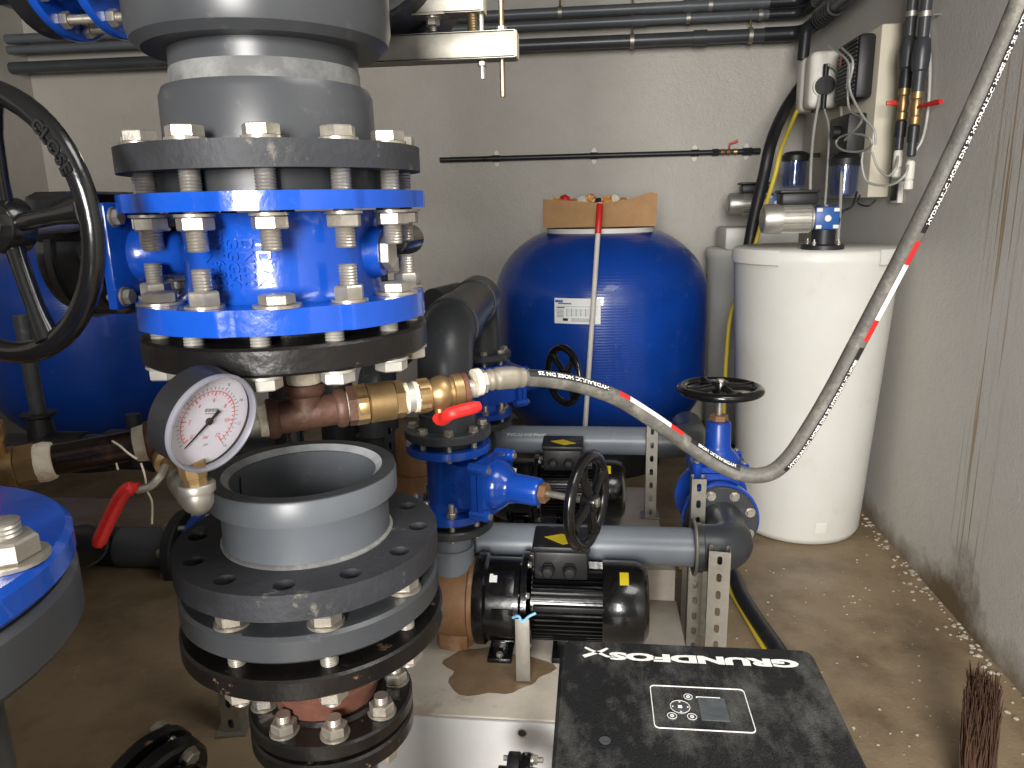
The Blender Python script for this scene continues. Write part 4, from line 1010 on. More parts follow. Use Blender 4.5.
# ================================================================== WALL PIPES, CEILING PIPES
def clip(name, M, parent, r, white=True):
    part('clip_base', MB().box(-r*1.0, r*1.0, -r*2.6, r*2.6, 0, .004, M, bev=.001), 'white_plastic', parent)
    part('clip_band', MB().ring(r*.95, r*1.25, -r*.9, r*.9, M @ frame((0, 0, r*1.25), (1, 0, 0)), 20), 'black_plastic', parent)
wz = 1.803; wy = YB-.035
WP = thing('wall_pipe', 'thin dark pipe clipped along the back wall with a small brass valve', 'pipe', (0, wy, wz))
xa, xb = at(440, 160, Y=wy).x, at(757, 150, Y=wy).x
part('pipe', MB().cyl(.017, 0, xb-xa, frame((xa, wy, wz), (1, 0, 0)), 16), 'pvc_black', WP)
for px in (496, 594, 695, 747):
    x = at(px, 155, Y=wy).x
    MC = Matrix(((1, 0, 0, x), (0, 0, -1, YB-.001), (0, 1, 0, wz), (0, 0, 0, 1)))
    part('clip_plate', MB().prism([(.020*math.cos(a)*1.0, .052*math.sin(a)) for a in [2*pi*k/20 for k in range(20)]], 0, .006, MC), 'white_plastic', WP)
    part('clip_band', MB().cyl(.0215, -.024, .024, frame((x, wy, wz), (1, 0, 0)), 20), 'black_plastic', WP)
x = at(485, 157, Y=wy).x; part('coupling', MB().cyl(.017, -.02, .02, frame((x, wy, wz), (1, 0, 0)), 16), 'pvc_black', WP)
x = at(729, 152, Y=wy).x
part('brass_valve', MB().lathe([(.012, -.055), (.02, -.05), (.02, -.03), (.015, -.02), (.022, 0), (.015, .02), (.02, .03), (.02, .05), (.012, .055)], frame((x, wy, wz), (1, 0, 0)), 18), 'brass', WP)
part('valve_lever', MB().tube([(x, wy-.005, wz+.01), (x, wy-.01, wz+.05), (x+.05, wy-.012, wz+.066)], [.006, .006, .009], 8), 'red', WP)
part('union', MB().cyl(.024, -.03, .03, frame((x+.115, wy, wz), (1, 0, 0)), 8), 'pvc_black', WP)
part('union', MB().cyl(.022, -.02, .02, frame((x-.085, wy, wz), (1, 0, 0)), 8), 'pvc_black', WP)
part('end_plug', MB().cyl(.02, -.02, .02, frame((xb, wy, wz), (1, 0, 0)), 12), 'pvc_black', WP)

cy_ = 4.98
for k, (py, r, mm, lab) in enumerate(((8, .030, 'pvc_light', 'grey ceiling pipe run highest along the back wall'), (20, .026, 'pvc_light', 'grey ceiling pipe run in the middle of three on the back wall'), (40, .038, 'pvc', 'thick dark ceiling pipe run lowest along the back wall'))):
    z = at(650, py, Y=cy_).z
    t = thing('ceiling_pipe', lab, 'pipe', (0, cy_, z))
    xend = (1.08, 1.08, 1.06)[k]
    part('pipe', MB().cyl(r, 0, xend-XL, frame((XL, cy_, z), (1, 0, 0)), 24), mm, t)
    for px in ((560, 710), (688, 760), (632, 750))[k]:
        x = at(px, py, Y=cy_).x
        part('hanger', MB().ring(r*.98, r*1.22, -.012, .012, frame((x, cy_, z), (1, 0, 0)), 24), 'galv', t)
        part('hanger_rod', MB().cyl(.005, z+r, ZC, T(x, cy_, 0), 8), 'zinc_rod', t)
    for px in ((690,), (640,), (700,))[k]:
        x = at(px, py, Y=cy_).x; part('coupling', MB().cyl(r*1.18, -.04, .04, frame((x, cy_, z), (1, 0, 0)), 24), mm, t)
    part('elbow', MB().tube(fillet([(xend-.05, cy_, z), (1.235, cy_, z), (1.235, cy_-.25, z)], .08, 8), r*1.12, 18), 'pvc_black', t, ang=60)
    part('side_pipe', MB().tube([(1.235, cy_-.22, z), (1.235, (3.9, 3.7, 3.75)[k], z+.01)], r, 18), mm, t)
    if k == 2:
        for a in range(7): part('hose_rib', MB().ring(r, r*1.3, -.012, .012, frame((1.235, 4.62-a*.045, z), (0, 1, 0)), 18), 'black_plastic', t)
        part('branch', MB().tube(fillet([(1.235, 4.70, z), (1.17, 4.66, z-.05), (1.165, 4.66, z-.20)], .04, 6), r*.85, 16), 'pvc_black', t, ang=60)

# ------------------------------------------------------------------ trapeze rails with rods, large pipe held between
rz = at(480, 50, d=1.24).z; ry = 1.30
ra, rb = -.42, at(516, 50, Y=ry).x
def rail(label, z0, xb_, y):
    t = thing('support_rail', label, 'rail', ((ra+xb_)/2, y, z0))
    part('channel', MB().box(ra, xb_, y-.0205, y-.018, z0, z0+.041, bev=.0008).box(ra, xb_, y-.0205, y+.0205, z0, z0+.0025).box(ra, xb_, y+.018, y+.0205, z0, z0+.041).box(ra, xb_, y-.0205, y-.010, z0+.0385, z0+.041).box(ra, xb_, y+.010, y+.0205, z0+.0385, z0+.041), 'galv', t)
    part('end_cap', MB().box(xb_, xb_+.003, y-.0195, y+.0195, z0+.001, z0+.04), 'cream', t)
    return t
r1_ = rail('galvanised support rail hanging on rods beside the upper grey pipe fitting', rz-.0205, rb, ry)
zu = at(430, 6, Y=ry).z
r2_ = rail('galvanised support rail above the other rail, under the ceiling', zu-.016, at(483, 5, Y=ry).x, ry)
part('lower_flange', MB().box(at(415, 10, Y=ry).x, at(447, 10, Y=ry).x, ry-.03, ry+.01, zu-.0195, zu-.0165), 'galv', r2_)
nx = at(432, 15, Y=ry-.015)
inst('nut', bolt_mesh('nut', 'steel', .0115, .011, .013, 0, .006, tip=.008), r2_, T(nx.x, ry-.012, zu-.0195) @ Matrix.Rotation(pi, 4, 'X'))
def rod(label, px, y, z0, z1, r, mm, nuts):
    x = at(px, 50, Y=y).x
    t = thing('threaded_rod', label, 'rod', (x, y, z0))
    part('rod', MB().thread(r, z0, z1, T(x, y, 0), .004, 10), mm, t)
    for k, (zn) in enumerate(nuts): part('nut', MB().hexa(r*1.9, zn, zn+r*1.8, T(x, y, 0)), 'steel', t)
    return t
zb_ = rz-.0205
rod('brassy threaded rod hanging from the ceiling through the lower support rail end', 502, ry+.0, at(502, 97, Y=ry).z, ZC, .0045, 'zinc_rod', (zb_+.042,))
rod('short silver threaded rod under the lower support rail', 482, ry+.002, at(482, 79, Y=ry).z, zu+.0, .0042, 'nickel', (zb_-.009,))
rod('thick brassy rod standing between the two support rails', 473, ry-.012, zb_+.0415, zu-.017, .0085, 'zinc_rod', ())
# the large pipe running back between the rails
HBx = at(398, 5, Y=ry+.12).x
HB = thing('suspended_pipe', 'large dark pipe with pale end ring resting on the lower support rail', 'pipe', (HBx, ry+.1, rz+.02))
rr = .105; hz = zb_+.041+rr
hm = frame((HBx, ry-.06, hz+.012), (0.06, 1, 0.0), (1, 0, 0))
part('pipe', MB().lathe([(rr-.018, 0), (rr, 0), (rr, .20), (rr-.018, .20), (rr-.018, 0)], hm, 48), 'pvc_dark', HB)
part('end_ring', MB().lathe([(rr-.03, -.001), (rr-.008, -.003), (rr-.008, .0), (rr-.03, .001)], hm, 48), 'cement', HB)
part('collar', MB().lathe([(rr, .10), (rr+.012, .102), (rr+.012, .19), (rr, .192)], hm, 48), 'pvc_black', HB)

# ------------------------------------------------------------------ wafer valve high at left
wc = at(128, -62, d=1.75); 
def blue_pair(t, M):
    part('flange', MB().lathe([(.08, -.065), (.168, -.065), (.170, -.062), (.170, -.048), (.168, -.045), (.08, -.045)], M, 64), 'blue', t)
    part('flange', MB().lathe([(.08, .045), (.168, .045), (.170, .048), (.170, .062), (.168, .065), (.08, .065)], M, 64), 'blue', t)
    part('body', MB().lathe([(.115, -.05), (.105, -.03), (.105, .03), (.115, .05)], M, 48), 'blue', t)
wl = at(78, -42, Y=1.72)
TV = thing('flanged_valve', 'blue flanged valve with long steel studs hung under the ceiling', 'valve', (wl.x, wl.y, wl.z))
WM = frame((wl.x+.02, wl.y, wl.z), (1, 0, 0), (0, 0, 1))
blue_pair(TV, WM)
SB2 = MB().thread(.0105, -.10, .10, I4, .0035, 12).hexa(.0185, .065, .083).hexa(.0185, -.083, -.065).hexa(.0185, -.045, -.028).mesh('stud_bolt', 'steel')
for k in range(12):
    a = 2*pi*k/12+.2; inst('stud_bolt', SB2, TV, WM @ T(.1440*math.cos(a), .1440*math.sin(a), 0))
part('gasket_ring', MB().lathe([(.08, -.115), (.162, -.115), (.162, -.068), (.08, -.068)], WM, 56), 'black_plastic', TV)
part('pipe', MB().cyl(.085, -1.2, -.1, WM, 36), 'pvc_dark', TV)
part('pipe', MB().cyl(.085, .095, .42, WM, 36), 'pvc_dark', TV)
part('hanger_rod', MB().cyl(.006, wl.z+.1, ZC, T(wl.x-.3, wl.y, 0), 8), 'zinc_rod', TV)
# ================================================================== DOSING BOARD ON THE RIGHT WALL
DBo = thing('dosing_board', 'cream dosing board mounted on the right wall above the white tank', 'panel', (1.27, 3.62, 1.5))
part('board', MB().box(1.225, XR-.001, 3.62, 4.62, 1.50, 2.225, bev=.008), 'cream', DBo)
DC = thing('dosing_controller', 'black ribbed dosing controller at the top of the cream board', 'controller', (1.17, 3.9, 1.93))
part('housing', MB().box(1.150, 1.224, 3.66, 3.96, 1.93, 2.20, bev=.018), 'black_plastic', DC)
rb_ = MB()
for k in range(14): rb_.box(1.145, 1.152, 3.68, 3.94, 1.95+k*.0175, 1.958+k*.0175)
part('rib', rb_, 'black_plastic', DC)
part('label', MB().box(1.1435, 1.1445, 3.72, 3.78, 1.985, 2.09), 'label_white', DC)
part('indicator', MB().box(1.1435, 1.1447, 3.88, 3.90, 2.10, 2.15), 'red', DC)
for k, (y, z) in enumerate(((4.11, 1.945), (4.27, 1.945))):
    t = thing('dosing_pump', ('white dosing pump with black head next to the ribbed controller', 'white dosing pump with black head farther into the corner')[k], 'pump', (1.15, y, z))
    part('housing', MB().box(1.070, 1.224, y, y+.13, z, z+.27, bev=.03, seg=4), 'white_plastic', t)
    part('pump_head', MB().cyl(.045, 0, .045, frame((1.135, y, z+.10), (0, -1, 0)), 24), 'black_plastic', t)
    part('head_ring', MB().ring(.036, .052, -.002, .012, frame((1.135, y, z+.10), (0, -1, 0)), 24), 'white_plastic', t)
    part('top_valve', MB().cyl(.014, z+.14, z+.20, T(1.135, y-.025, 0), 12), 'black_plastic', t)
    part('bottom_valve', MB().cyl(.014, z-.01, z+.055, T(1.135, y-.025, 0), 12), 'black_plastic', t)
DP2 = thing('metering_unit', 'black metering unit below the ribbed controller on the cream board', 'pump', (1.17, 3.85, 1.70))
part('housing', MB().box(1.14, 1.224, 3.70, 3.98, 1.70, 1.875, bev=.012), 'black_plastic', DP2)
part('knob', MB().cyl(.03, 0, .03, frame((1.14, 3.82, 1.80), (-1, 0, 0)), 20), 'black_plastic', DP2)
for k in range(3): part('nozzle', MB().cyl(.009, 0, .05, T(1.12, 3.76+k*.05, 1.655), 10), 'black_plastic', DP2)
for k, (x, y, z, s) in enumerate(((1.155, 3.74, 1.505, 1.15), (1.10, 4.42, 1.56, 1.15))):
    t = thing('filter_housing', ('clear blue filter cup at the lower corner of the cream board', 'clear blue filter cup with black cap, farther into the corner')[k], 'filter', (x, y, z))
    part('cup', MB().lathe([(0, 0), (.045*s, .004), (.052*s, .015), (.055*s, .12*s), (.055*s, .125*s), (.05*s, .125*s), (.047*s, .018), (0, .01)], T(x, y, z), 32), 'cup_blue', t, ang=50)
    part('cap', MB().lathe([(0, .125*s), (.062*s, .125*s), (.062*s, .15*s), (.05*s, .165*s), (.03*s, .17*s), (0, .17*s)], T(x, y, z), 32), 'black_plastic', t)
    part('cartridge', MB().cyl(.028*s, .012, .125*s, T(x, y, z), 20), 'grey_plastic', t)
    part('mount', MB().box(x, 1.224 if k == 0 else 1.224, y-.02, y+.02, z+.14*s, z+.16*s), 'black_plastic', t)
so = thing('wall_socket', 'small black and white wall socket under the brass valves', 'socket', (XR-.02, 3.50, 1.48))
part('frame', MB().box(XR-.022, XR-.001, 3.46, 3.55, 1.475, 1.565, bev=.003), 'white_plastic', so); part('face', MB().box(XR-.026, XR-.02, 3.47, 3.54, 1.485, 1.555, bev=.002), 'ink_black', so)
# two vertical sampling pipes with brass valves
for k, (px, y, pyv) in enumerate(((903, 3.44, 104), (916, 3.36, 108))):
    xw = XR-.055; z = at(px, pyv, X=xw).z; y = at(px, pyv, X=xw).y
    t = thing('sampling_pipe', ('grey sampling pipe with brass valve and small red tap beside the cream board', 'grey sampling pipe with brass valve and long red lever beside the cream board')[k], 'pipe', (xw, y, z))
    part('pipe', MB().cyl(.021, z+.10, ZC, T(xw, y, 0), 20), 'pvc', t)
    part('union', MB().lathe([(.02, z+.13), (.030, z+.14), (.033, z+.18), (.033, z+.21), (.028, z+.25), (.02, z+.26)], T(xw, y, 0), 16), 'pvc_dark', t)
    part('adaptor', MB().cyl(.024, z+.06, z+.14, T(xw, y, 0), 16), 'pvc_black' if k == 0 else 'pvc_dark', t)
    part('brass_valve', MB().lathe([(.018, z-.065), (.022, z-.06), (.022, z-.035), (.017, z-.03), (.022, z), (.017, z+.03), (.022, z+.035), (.022, z+.06), (.018, z+.065)], T(xw, y, 0), 16), 'brass', t)
    part('thread_tape', MB().cyl(.023, z+.062, z+.070, T(xw, y, 0), 16), 'tape', t)
    part('tail', MB().lathe([(.022, z-.13), (.022, z-.07), (.018, z-.065)], T(xw, y, 0), 16), 'pvc_black', t)
    part('tail', MB().lathe([(.012, z-.185), (.017, z-.18), (.017, z-.13)], T(xw, y, 0), 16), 'pvc_dark', t)
    cz = z-.24-.02*k
    part('connector', MB().lathe([(.010, cz-.055), (.018, cz-.05), (.018, cz-.02), (.014, cz-.015), (.018, cz-.01), (.018, cz+.05), (.012, cz+.06)], T(xw, y, 0), 12), 'white_plastic', t)
    part('clamp', MB().ring(.0205, .026, z+.33, z+.35, T(xw, y, 0), 20), 'galv', t); part('clamp_stud', MB().cyl(.005, 0, .06, frame((xw, y, z+.34), (1, 0, 0)), 8), 'galv', t)
    if k == 0: part('lever', MB().box(xw-.075, xw-.035, y-.03, y-.018, z-.006, z+.012, bev=.003), 'red', t)
    else: part('lever', MB().tube([(xw, y-.022, z), (xw+.0, y-.035, z+.002), (xw+.02, y-.12, z+.004), (xw+.025, y-.16, z+.004)], [.007, .007, .011, .009], 10), 'red', t)
    part('valve_stem', MB().cyl(.007, 0, .03, frame((xw, y, z), (-1 if k == 0 else 0, -.3 if k == 0 else -1, 0)), 10), 'brass', t)
# clear tubes
def tubeobj(label, pts, r=.0055, mm='tube_clear', name='dosing_tube', cat='tube', seg=8):
    P = spline(pts, 6); return solo(name, MB().tube(P, r, seg), mm, label, cat, P[0], ang=60)
tubeobj('clear tube from the near dosing pump head down to the white tank', [(1.135, 4.06, 2.14), at(838, 75, Y=4.05), at(842, 130, Y=3.9), at(841, 190, Y=3.6), at(838, 240, Y=3.35)], .007)
tubeobj('clear tube from the far dosing pump head down beside the agitator motor', [(1.10, 4.22, 2.14), at(822, 75, Y=4.15), at(814, 130, Y=4.0), at(811, 165, Y=3.85), at(810, 200, Y=3.75)], .007)
tubeobj('clear tube between the two hanging tubes under the dosing pumps', [(1.135, 4.06, 1.93), at(829, 130, Y=3.95), at(827, 175, Y=3.7), at(825, 205, Y=3.55)], .005)
tubeobj('clear tube looping over the ribbed controller and down the board front', [at(828, 45, X=1.10), at(848, 62, X=1.09), at(850, 90, X=1.085), at(862, 115, X=1.09), at(874, 130, X=1.10), at(876, 145, X=1.11)], .005)
tubeobj('clear tube crossing the metering unit in a loose curve', [at(842, 48, X=1.10), at(853, 62, X=1.09), at(848, 90, X=1.09), at(850, 110, X=1.10), at(862, 120, X=1.10), at(845, 140, X=1.10)], .005)
tubeobj('clear tube hanging in a wide loop below the white connectors', [at(909, 160, X=XR-.055), at(905, 175, X=XR-.09), at(890, 185, X=1.2), at(868, 182, X=1.16), at(862, 165, X=1.14), at(863, 152, X=1.14)], .005)
tubeobj('clear tube hanging in a narrow loop from the white connector', [at(898, 154, X=XR-.055), at(896, 168, X=XR-.09), at(888, 176, X=1.21), at(878, 168, X=1.19), at(872, 152, X=1.17)], .005)
tubeobj('clear tube running up the right wall beside the sampling pipes', [at(912, 155, X=XR-.05), at(922, 140, X=XR-.02), at(928, 110, X=XR-.015), at(930, 60, X=XR-.015), at(926, 10, X=XR-.015), at(922, -30, X=XR-.015)], .006)
tubeobj('coil of clear tube lying in a bundle above the filter cup', [at(846+18*math.cos(a)+8, 143+9*math.sin(a), X=1.10+.008*math.sin(a*2)) for a in [k*.5 for k in range(30)]], .005)
tubeobj('thin black cable dropping from the filter cup to the agitator', [at(857, 192, X=1.15), at(852, 206, X=1.12), at(842, 212, Y=3.5), at(838, 225, Y=3.4)], .005, 'black_plastic', 'power_cable', 'cable')
tubeobj('thin black cable looping below the cream board', [at(860, 195, X=1.16), at(858, 203, X=1.16), at(868, 206, X=1.18), at(876, 200, X=1.21)], .004, 'black_plastic', 'power_cable', 'cable')

# ------------------------------------------------------------------ thick black hose and yellow hose in the corner
bp = [at(x, y, Y=Y) for x, y, Y in ((818, 55, 4.70), (806, 78, 4.60), (786, 108, 4.4), (772, 140, 4.1), (764, 175, 4.05), (757, 205, 4.02), (751, 235, 4.0), (746, 275, 4.0), (748, 330, 4.0), (752, 400, 3.98))]+[V3((.80, 3.95, .03))]
tubeobj('thick black hose coming down the corner behind the tall white tank', bp, .030, 'black_plastic', 'drain_hose', 'hose', 14)
tubeobj('black hose lying on the wet floor under the dark elbow', [(.44, 2.95, .032), at(730, 572, Z=.032), at(742, 596, Z=.032), at(757, 620, Z=.032), at(775, 646, Z=.032), at(805, 690, Z=.032)], .028, 'black_plastic', 'drain_hose', 'hose', 14)
yp = [at(x, y, Y=Y) for x, y, Y in ((814, 72, 4.62), (806, 90, 4.5), (793, 120, 4.3), (781, 150, 4.02), (775, 175, 3.98), (766, 205, 3.94), (758, 235, 3.92), (748, 268, 3.9), (732, 310, 3.86), (727, 350, 3.84), (724, 420, 3.82))]+[V3((.70, 3.8, .012))]
tubeobj('slim yellow hose running down beside the thick black hose', yp, .011, 'yellow_hose', 'yellow_hose', 'hose', 10)
tubeobj('slim yellow hose on the floor beside the black hose', [(.36, 2.9, .012), at(718, 570, Z=.012), at(731, 592, Z=.012), at(744, 614, Z=.012), at(759, 640, Z=.012), at(790, 690, Z=.012)], .009, 'yellow_hose', 'yellow_hose', 'hose', 10)

# ================================================================== DRIVE BOX (foreground)
dx0, dx1, dyb, dyf, dz = -.0365, .2500, .788, .475, 1.0
DV = thing('pump_drive', 'black dusty pump drive box with white lettering and small control panel', 'drive', ((dx0+dx1)/2, (dyb+dyf)/2, 0))
def rrect(x0, x1, y0, y1, r, n=6):
    out = []
    for cx, cy, a0 in ((x1-r, y1-r, 0), (x0+r, y1-r, pi/2), (x0+r, y0+r, pi), (x1-r, y0+r, 1.5*pi)):
        for i in range(n+1): a = a0+pi/2*i/n; out.append((cx+r*math.cos(a), cy+r*math.sin(a)))
    return out
def tapered(o0, z0, o1, z1, b):
    n = len(o0); b.add([(x, y, z0) for x, y in o0]+[(x, y, z1) for x, y in o1], [[i, (i+1) % n, n+(i+1) % n, n+i] for i in range(n)]+[list(range(n))[::-1], list(range(n, 2*n))])
hb = MB(); tapered(rrect(dx0+.012, dx1-.012, dyf+.012, dyb-.012, .012), dz-.11, rrect(dx0, dx1, dyf, dyb, .012), dz-.006, hb)
tapered(rrect(dx0, dx1, dyf, dyb, .012), dz-.006, rrect(dx0+.004, dx1-.004, dyf+.004, dyb-.004, .010), dz, hb)
part('housing', hb, 'drive_black', DV)
mx_, my_ = (dx0+dx1)/2, (dyb+dyf)/2
part('motor', MB().lathe([(.05, .42), (.09, .43), (.09, .86), (.07, .89)], T(mx_, my_-.02, 0), 36), 'black_plastic', DV)
part('pump_stack', MB().lathe([(.09, .02), (.11, .02), (.11, .05), (.075, .06), (.075, .40), (.10, .405), (.10, .43)], T(mx_, my_-.02, 0), 36), 'steel', DV)
part('base', MB().box(mx_-.12, mx_+.12, my_-.14, my_+.10, 0, .03, bev=.006), 'black_paint', DV)
# lettering reads from the far side
q0, q1 = at(609, 656, Z=dz), at(795, 656, Z=dz)
vs, fs = text_geo('GRUNDFOS', .0185, .0011, 1.0); wt = max(v.x for v in vs)-min(v.x for v in vs); kx = (q1.x-q0.x)/wt; mn = min(v.x for v in vs)
yt = at(700, 661, Z=dz).y
ltm = MB().add([(q1.x-(v.x-mn)*kx, yt+.008-v.y, dz+.0006) for v in vs], fs)
c_ = at(598, 653, Z=dz); s_ = .0165
def strk(pts, wdt):
    P = [V3((p[0], p[1], 0)) for p in pts]; vs = []; fs = []
    for i, p in enumerate(P):
        d = (P[min(i+1, len(P)-1)]-P[max(i-1, 0)]).normalized(); nrm = V3((-d.y, d.x, 0)); ww = wdt[i] if isinstance(wdt, list) else wdt
        vs += [p+nrm*ww, p-nrm*ww]
    for i in range(len(P)-1): fs.append([2*i, 2*i+1, 2*i+3, 2*i+2])
    ltm.add([(c_.x+v.x, c_.y+v.y, dz+.0006) for v in vs], fs)
strk([(-.015, .0095), (-.008, .004), (.002, -.001), (.010, -.0065), (.0165, -.0075), (.017, -.003)], [.0016, .0018, .002, .0018, .0014, .0006])
strk([(.011, .0095), (.004, .003), (-.006, -.0025), (-.0165, -.0085)], [.0016, .0022, .0026, .0028])
part('printed_lettering', ltm, 'white_ink', DV, label='white maker lettering seen upside down')
# control panel
cps = [at(649, 686, Z=dz), at(743, 689, Z=dz), at(757, 733, Z=dz), at(655, 729, Z=dz)]
px0 = (cps[0].x+cps[3].x)/2; px1 = (cps[1].x+cps[2].x)/2; pyb = (cps[0].y+cps[1].y)/2; pyf = (cps[2].y+cps[3].y)/2
bd = MB().plate(rrect(px0, px1, pyf, pyb, .005), [rrect(px0+.0009, px1-.0009, pyf+.0009, pyb-.0009, .0045)], dz+.0002, dz+.0009)
part('panel_border', bd, 'white_ink', DV)
sc_ = [at(697, 698, Z=dz), at(730, 722, Z=dz)]
part('screen', MB().box(sc_[0].x, sc_[1].x, sc_[1].y, sc_[0].y, dz+.0002, dz+.0010), 'screen', DV)
part('screen_edge', MB().box(sc_[0].x-.001, sc_[1].x-.004, sc_[0].y, sc_[0].y+.0012, dz+.0002, dz+.0011), 'white_ink', DV)
for k, (px, py, r) in enumerate(((680, 708, .0105), (688, 698, .0050), (672, 717, .0053), (692, 718, .0053))):
    c = at(px, py, Z=dz)
    bt = part('button', MB().lathe([(0, dz+.0002), (r, dz+.0002), (r, dz+.0012), (r-.0006, dz+.0016), (0, dz+.0016)], T(c.x, c.y, 0), 28), 'btn', DV) if 'btn' in MATS else (mat('btn', '#3b3d40', .45, col2='#4c4e52', scale=60), part('button', MB().lathe([(0, dz+.0002), (r, dz+.0002), (r, dz+.0012), (r-.0006, dz+.0016), (0, dz+.0016)], T(c.x, c.y, 0), 28), 'btn', DV))[1]
    ic = MB().ring(r-.0010, r-.0004, dz+.0016, dz+.0018, T(c.x, c.y, 0), 28)
    if k == 0:
        ic.box(c.x-.002, c.x+.002, c.y-.002, c.y+.002, dz+.0016, dz+.0019)
        for a in range(4): ic.prism([(c.x+.0075*math.cos(a*pi/2)+.0012*math.cos(b), c.y+.0075*math.sin(a*pi/2)+.0012*math.sin(b)) for b in (0, 2.1, 4.2)], dz+.0016, dz+.0019)
    else: ic.ring(.0009, .0020, dz+.0016, dz+.0019, T(c.x, c.y, 0), 16)
    o = bpy.data.objects.new('button_mark', ic.mesh('button_mark', 'white_ink', W[DV.name])); COL.objects.link(o); o.parent = bt; W[o.name] = W[DV.name]
for k, (px, py) in enumerate(((605, 741), (660, 750))):
    c = at(px, py, Z=dz); part('screw_recess', MB().lathe([(0, dz+.0002), (.0052, dz+.0002), (.0056, dz+.0010), (.0046, dz+.0012), (0, dz+.0006)], T(c.x, c.y, 0), 20), 'btn' if k == 0 else 'black_plastic', DV)

# small union in front of the plinth
uq = at(522, 765, Y=1.30)
UN = thing('pipe_union', 'small black bolted pipe union in front of the pump plinth', 'pipe fitting', (uq.x, 1.30, uq.z-.02))
um = frame((uq.x-.03, 1.30, uq.z-.035), (1, 0, 0), (0, 0, 1))
part('flange', MB().lathe([(.02, 0), (.05, 0), (.052, .003), (.052, .022), (.05, .025), (.02, .025)], um, 32), 'black_plastic', UN)
part('flange', MB().lathe([(.02, .028), (.05, .028), (.052, .031), (.052, .045), (.05, .048), (.02, .048)], um, 32), 'black_paint', UN)
part('pipe', MB().tube(fillet([um @ V3((0, 0, -.02)), um @ V3((0, 0, .09)), (um @ V3((0, 0, .09)))+V3((0, 0, -uq.z+.06))], .04, 6), .024, 20), 'black_steel', UN)
for k in range(4): a = pi/4+k*pi/2; inst('bolt', bolt_mesh('bolt', 'steel', .010, .009, .012, .06, .006, tip=.012) if k == 0 else inst_b, UN, um @ T(.038*math.cos(a), .038*math.sin(a), .0485)); inst_b = bpy.data.objects[-1].data if False else [o for o in bpy.data.objects if o.parent == UN and o.name.startswith('bolt')][0].data

# black clamped coupling low at left
cq = at(172, 786, Y=1.12)
CC = thing('pipe_coupling', 'black bolted pipe coupling low beside the flange stack', 'pipe fitting', (cq.x, 1.12, cq.z-.09))
cm = frame((cq.x-.04, 1.12, cq.z+.005), (.86, -.38, -.30), (0, 0, 1)) @ Matrix.Scale(1.12, 4)
part('flange', MB().lathe([(.05, -.03), (.085, -.03), (.09, -.024), (.09, -.008), (.05, -.004)], cm, 40), 'black_steel', CC)
part('flange', MB().lathe([(.05, .004), (.09, .008), (.09, .028), (.085, .034), (.05, .036)], cm, 40), 'black_steel', CC)
part('hub', MB().lathe([(.05, .034), (.066, .04), (.064, .10), (.05, .13)], cm, 36), 'black_paint', CC)
part('pipe', MB().tube(fillet([cm @ V3((0, 0, -.03)), cm @ V3((0, 0, .14)), (cq.x+.16, 1.02, .33)], .06, 6), .045, 24), 'black_steel', CC)
CB_ = bolt_mesh('bolt', 'steel', .0155, .012, .0175, .06, .009, nut=.066)
for k in range(4): a = pi/4+.25+k*pi/2; inst('bolt', CB_, CC, cm @ T(.072*math.cos(a), .072*math.sin(a), .036))

# ================================================================== DARK PIPEWORK AT LEFT AND BEHIND
lq = at(140, 547, Y=2.20)
LP = thing('suction_pipe', 'dark grey suction pipe with black flange, left of the flange stack', 'pipe', (lq.x, 2.20, lq.z))
lm = frame((lq.x-.035, 2.20, lq.z), (1, 0, 0), (0, 0, 1)) @ Matrix.Scale(1.22, 4)
part('pipe', MB().cyl(.057, -.02, .16, lm, 36), 'pvc_light', LP)
part('flange', MB().lathe([(.05, .15), (.105, .15), (.109, .154), (.109, .175), (.105, .179), (.05, .179)], lm, 48), 'black_ring', LP)
part('flange', MB().lathe([(.05, .20), (.100, .20), (.100, .222), (.05, .222)], lm, 48), 'blue', LP)
part('stub_face', MB().cyl(.075, .178, .21, lm, 32), 'pvc_black', LP)
flange_bolts(bolt_mesh('bolt', 'steel', .0125, .0095, .0145, .08, .0078), LP, 0, 0, 0, .09, 8, .3, M0=lm @ T(0, 0, .15) @ Matrix.Rotation(pi, 4, 'X'))
part('tee', MB().tube([lm @ V3((0, 0, -.24)), lm @ V3((0, 0, .0))], .066, 32).tube([lm @ V3((0, 0, -.12)), lm @ V3((.12, .24, .05))], .064, 28), 'pvc_black', LP)
part('branch_pipe', MB().tube([lm @ V3((.11, .22, .045)), lm @ V3((.30, .60, .13))], .056, 24), 'pvc_black', LP)
channel('channel_bracket', 'dark slotted channel stand under the dark suction pipe', at(134, 580, Y=2.20).x, 2.20, .33, lq.z-.072, mname='pvc_dark')
channel('channel_bracket', 'galvanised slotted channel stand on the floor beside the flange stack', at(233, 715, Y=1.42).x, 1.42, .33, .75, rz=.2)
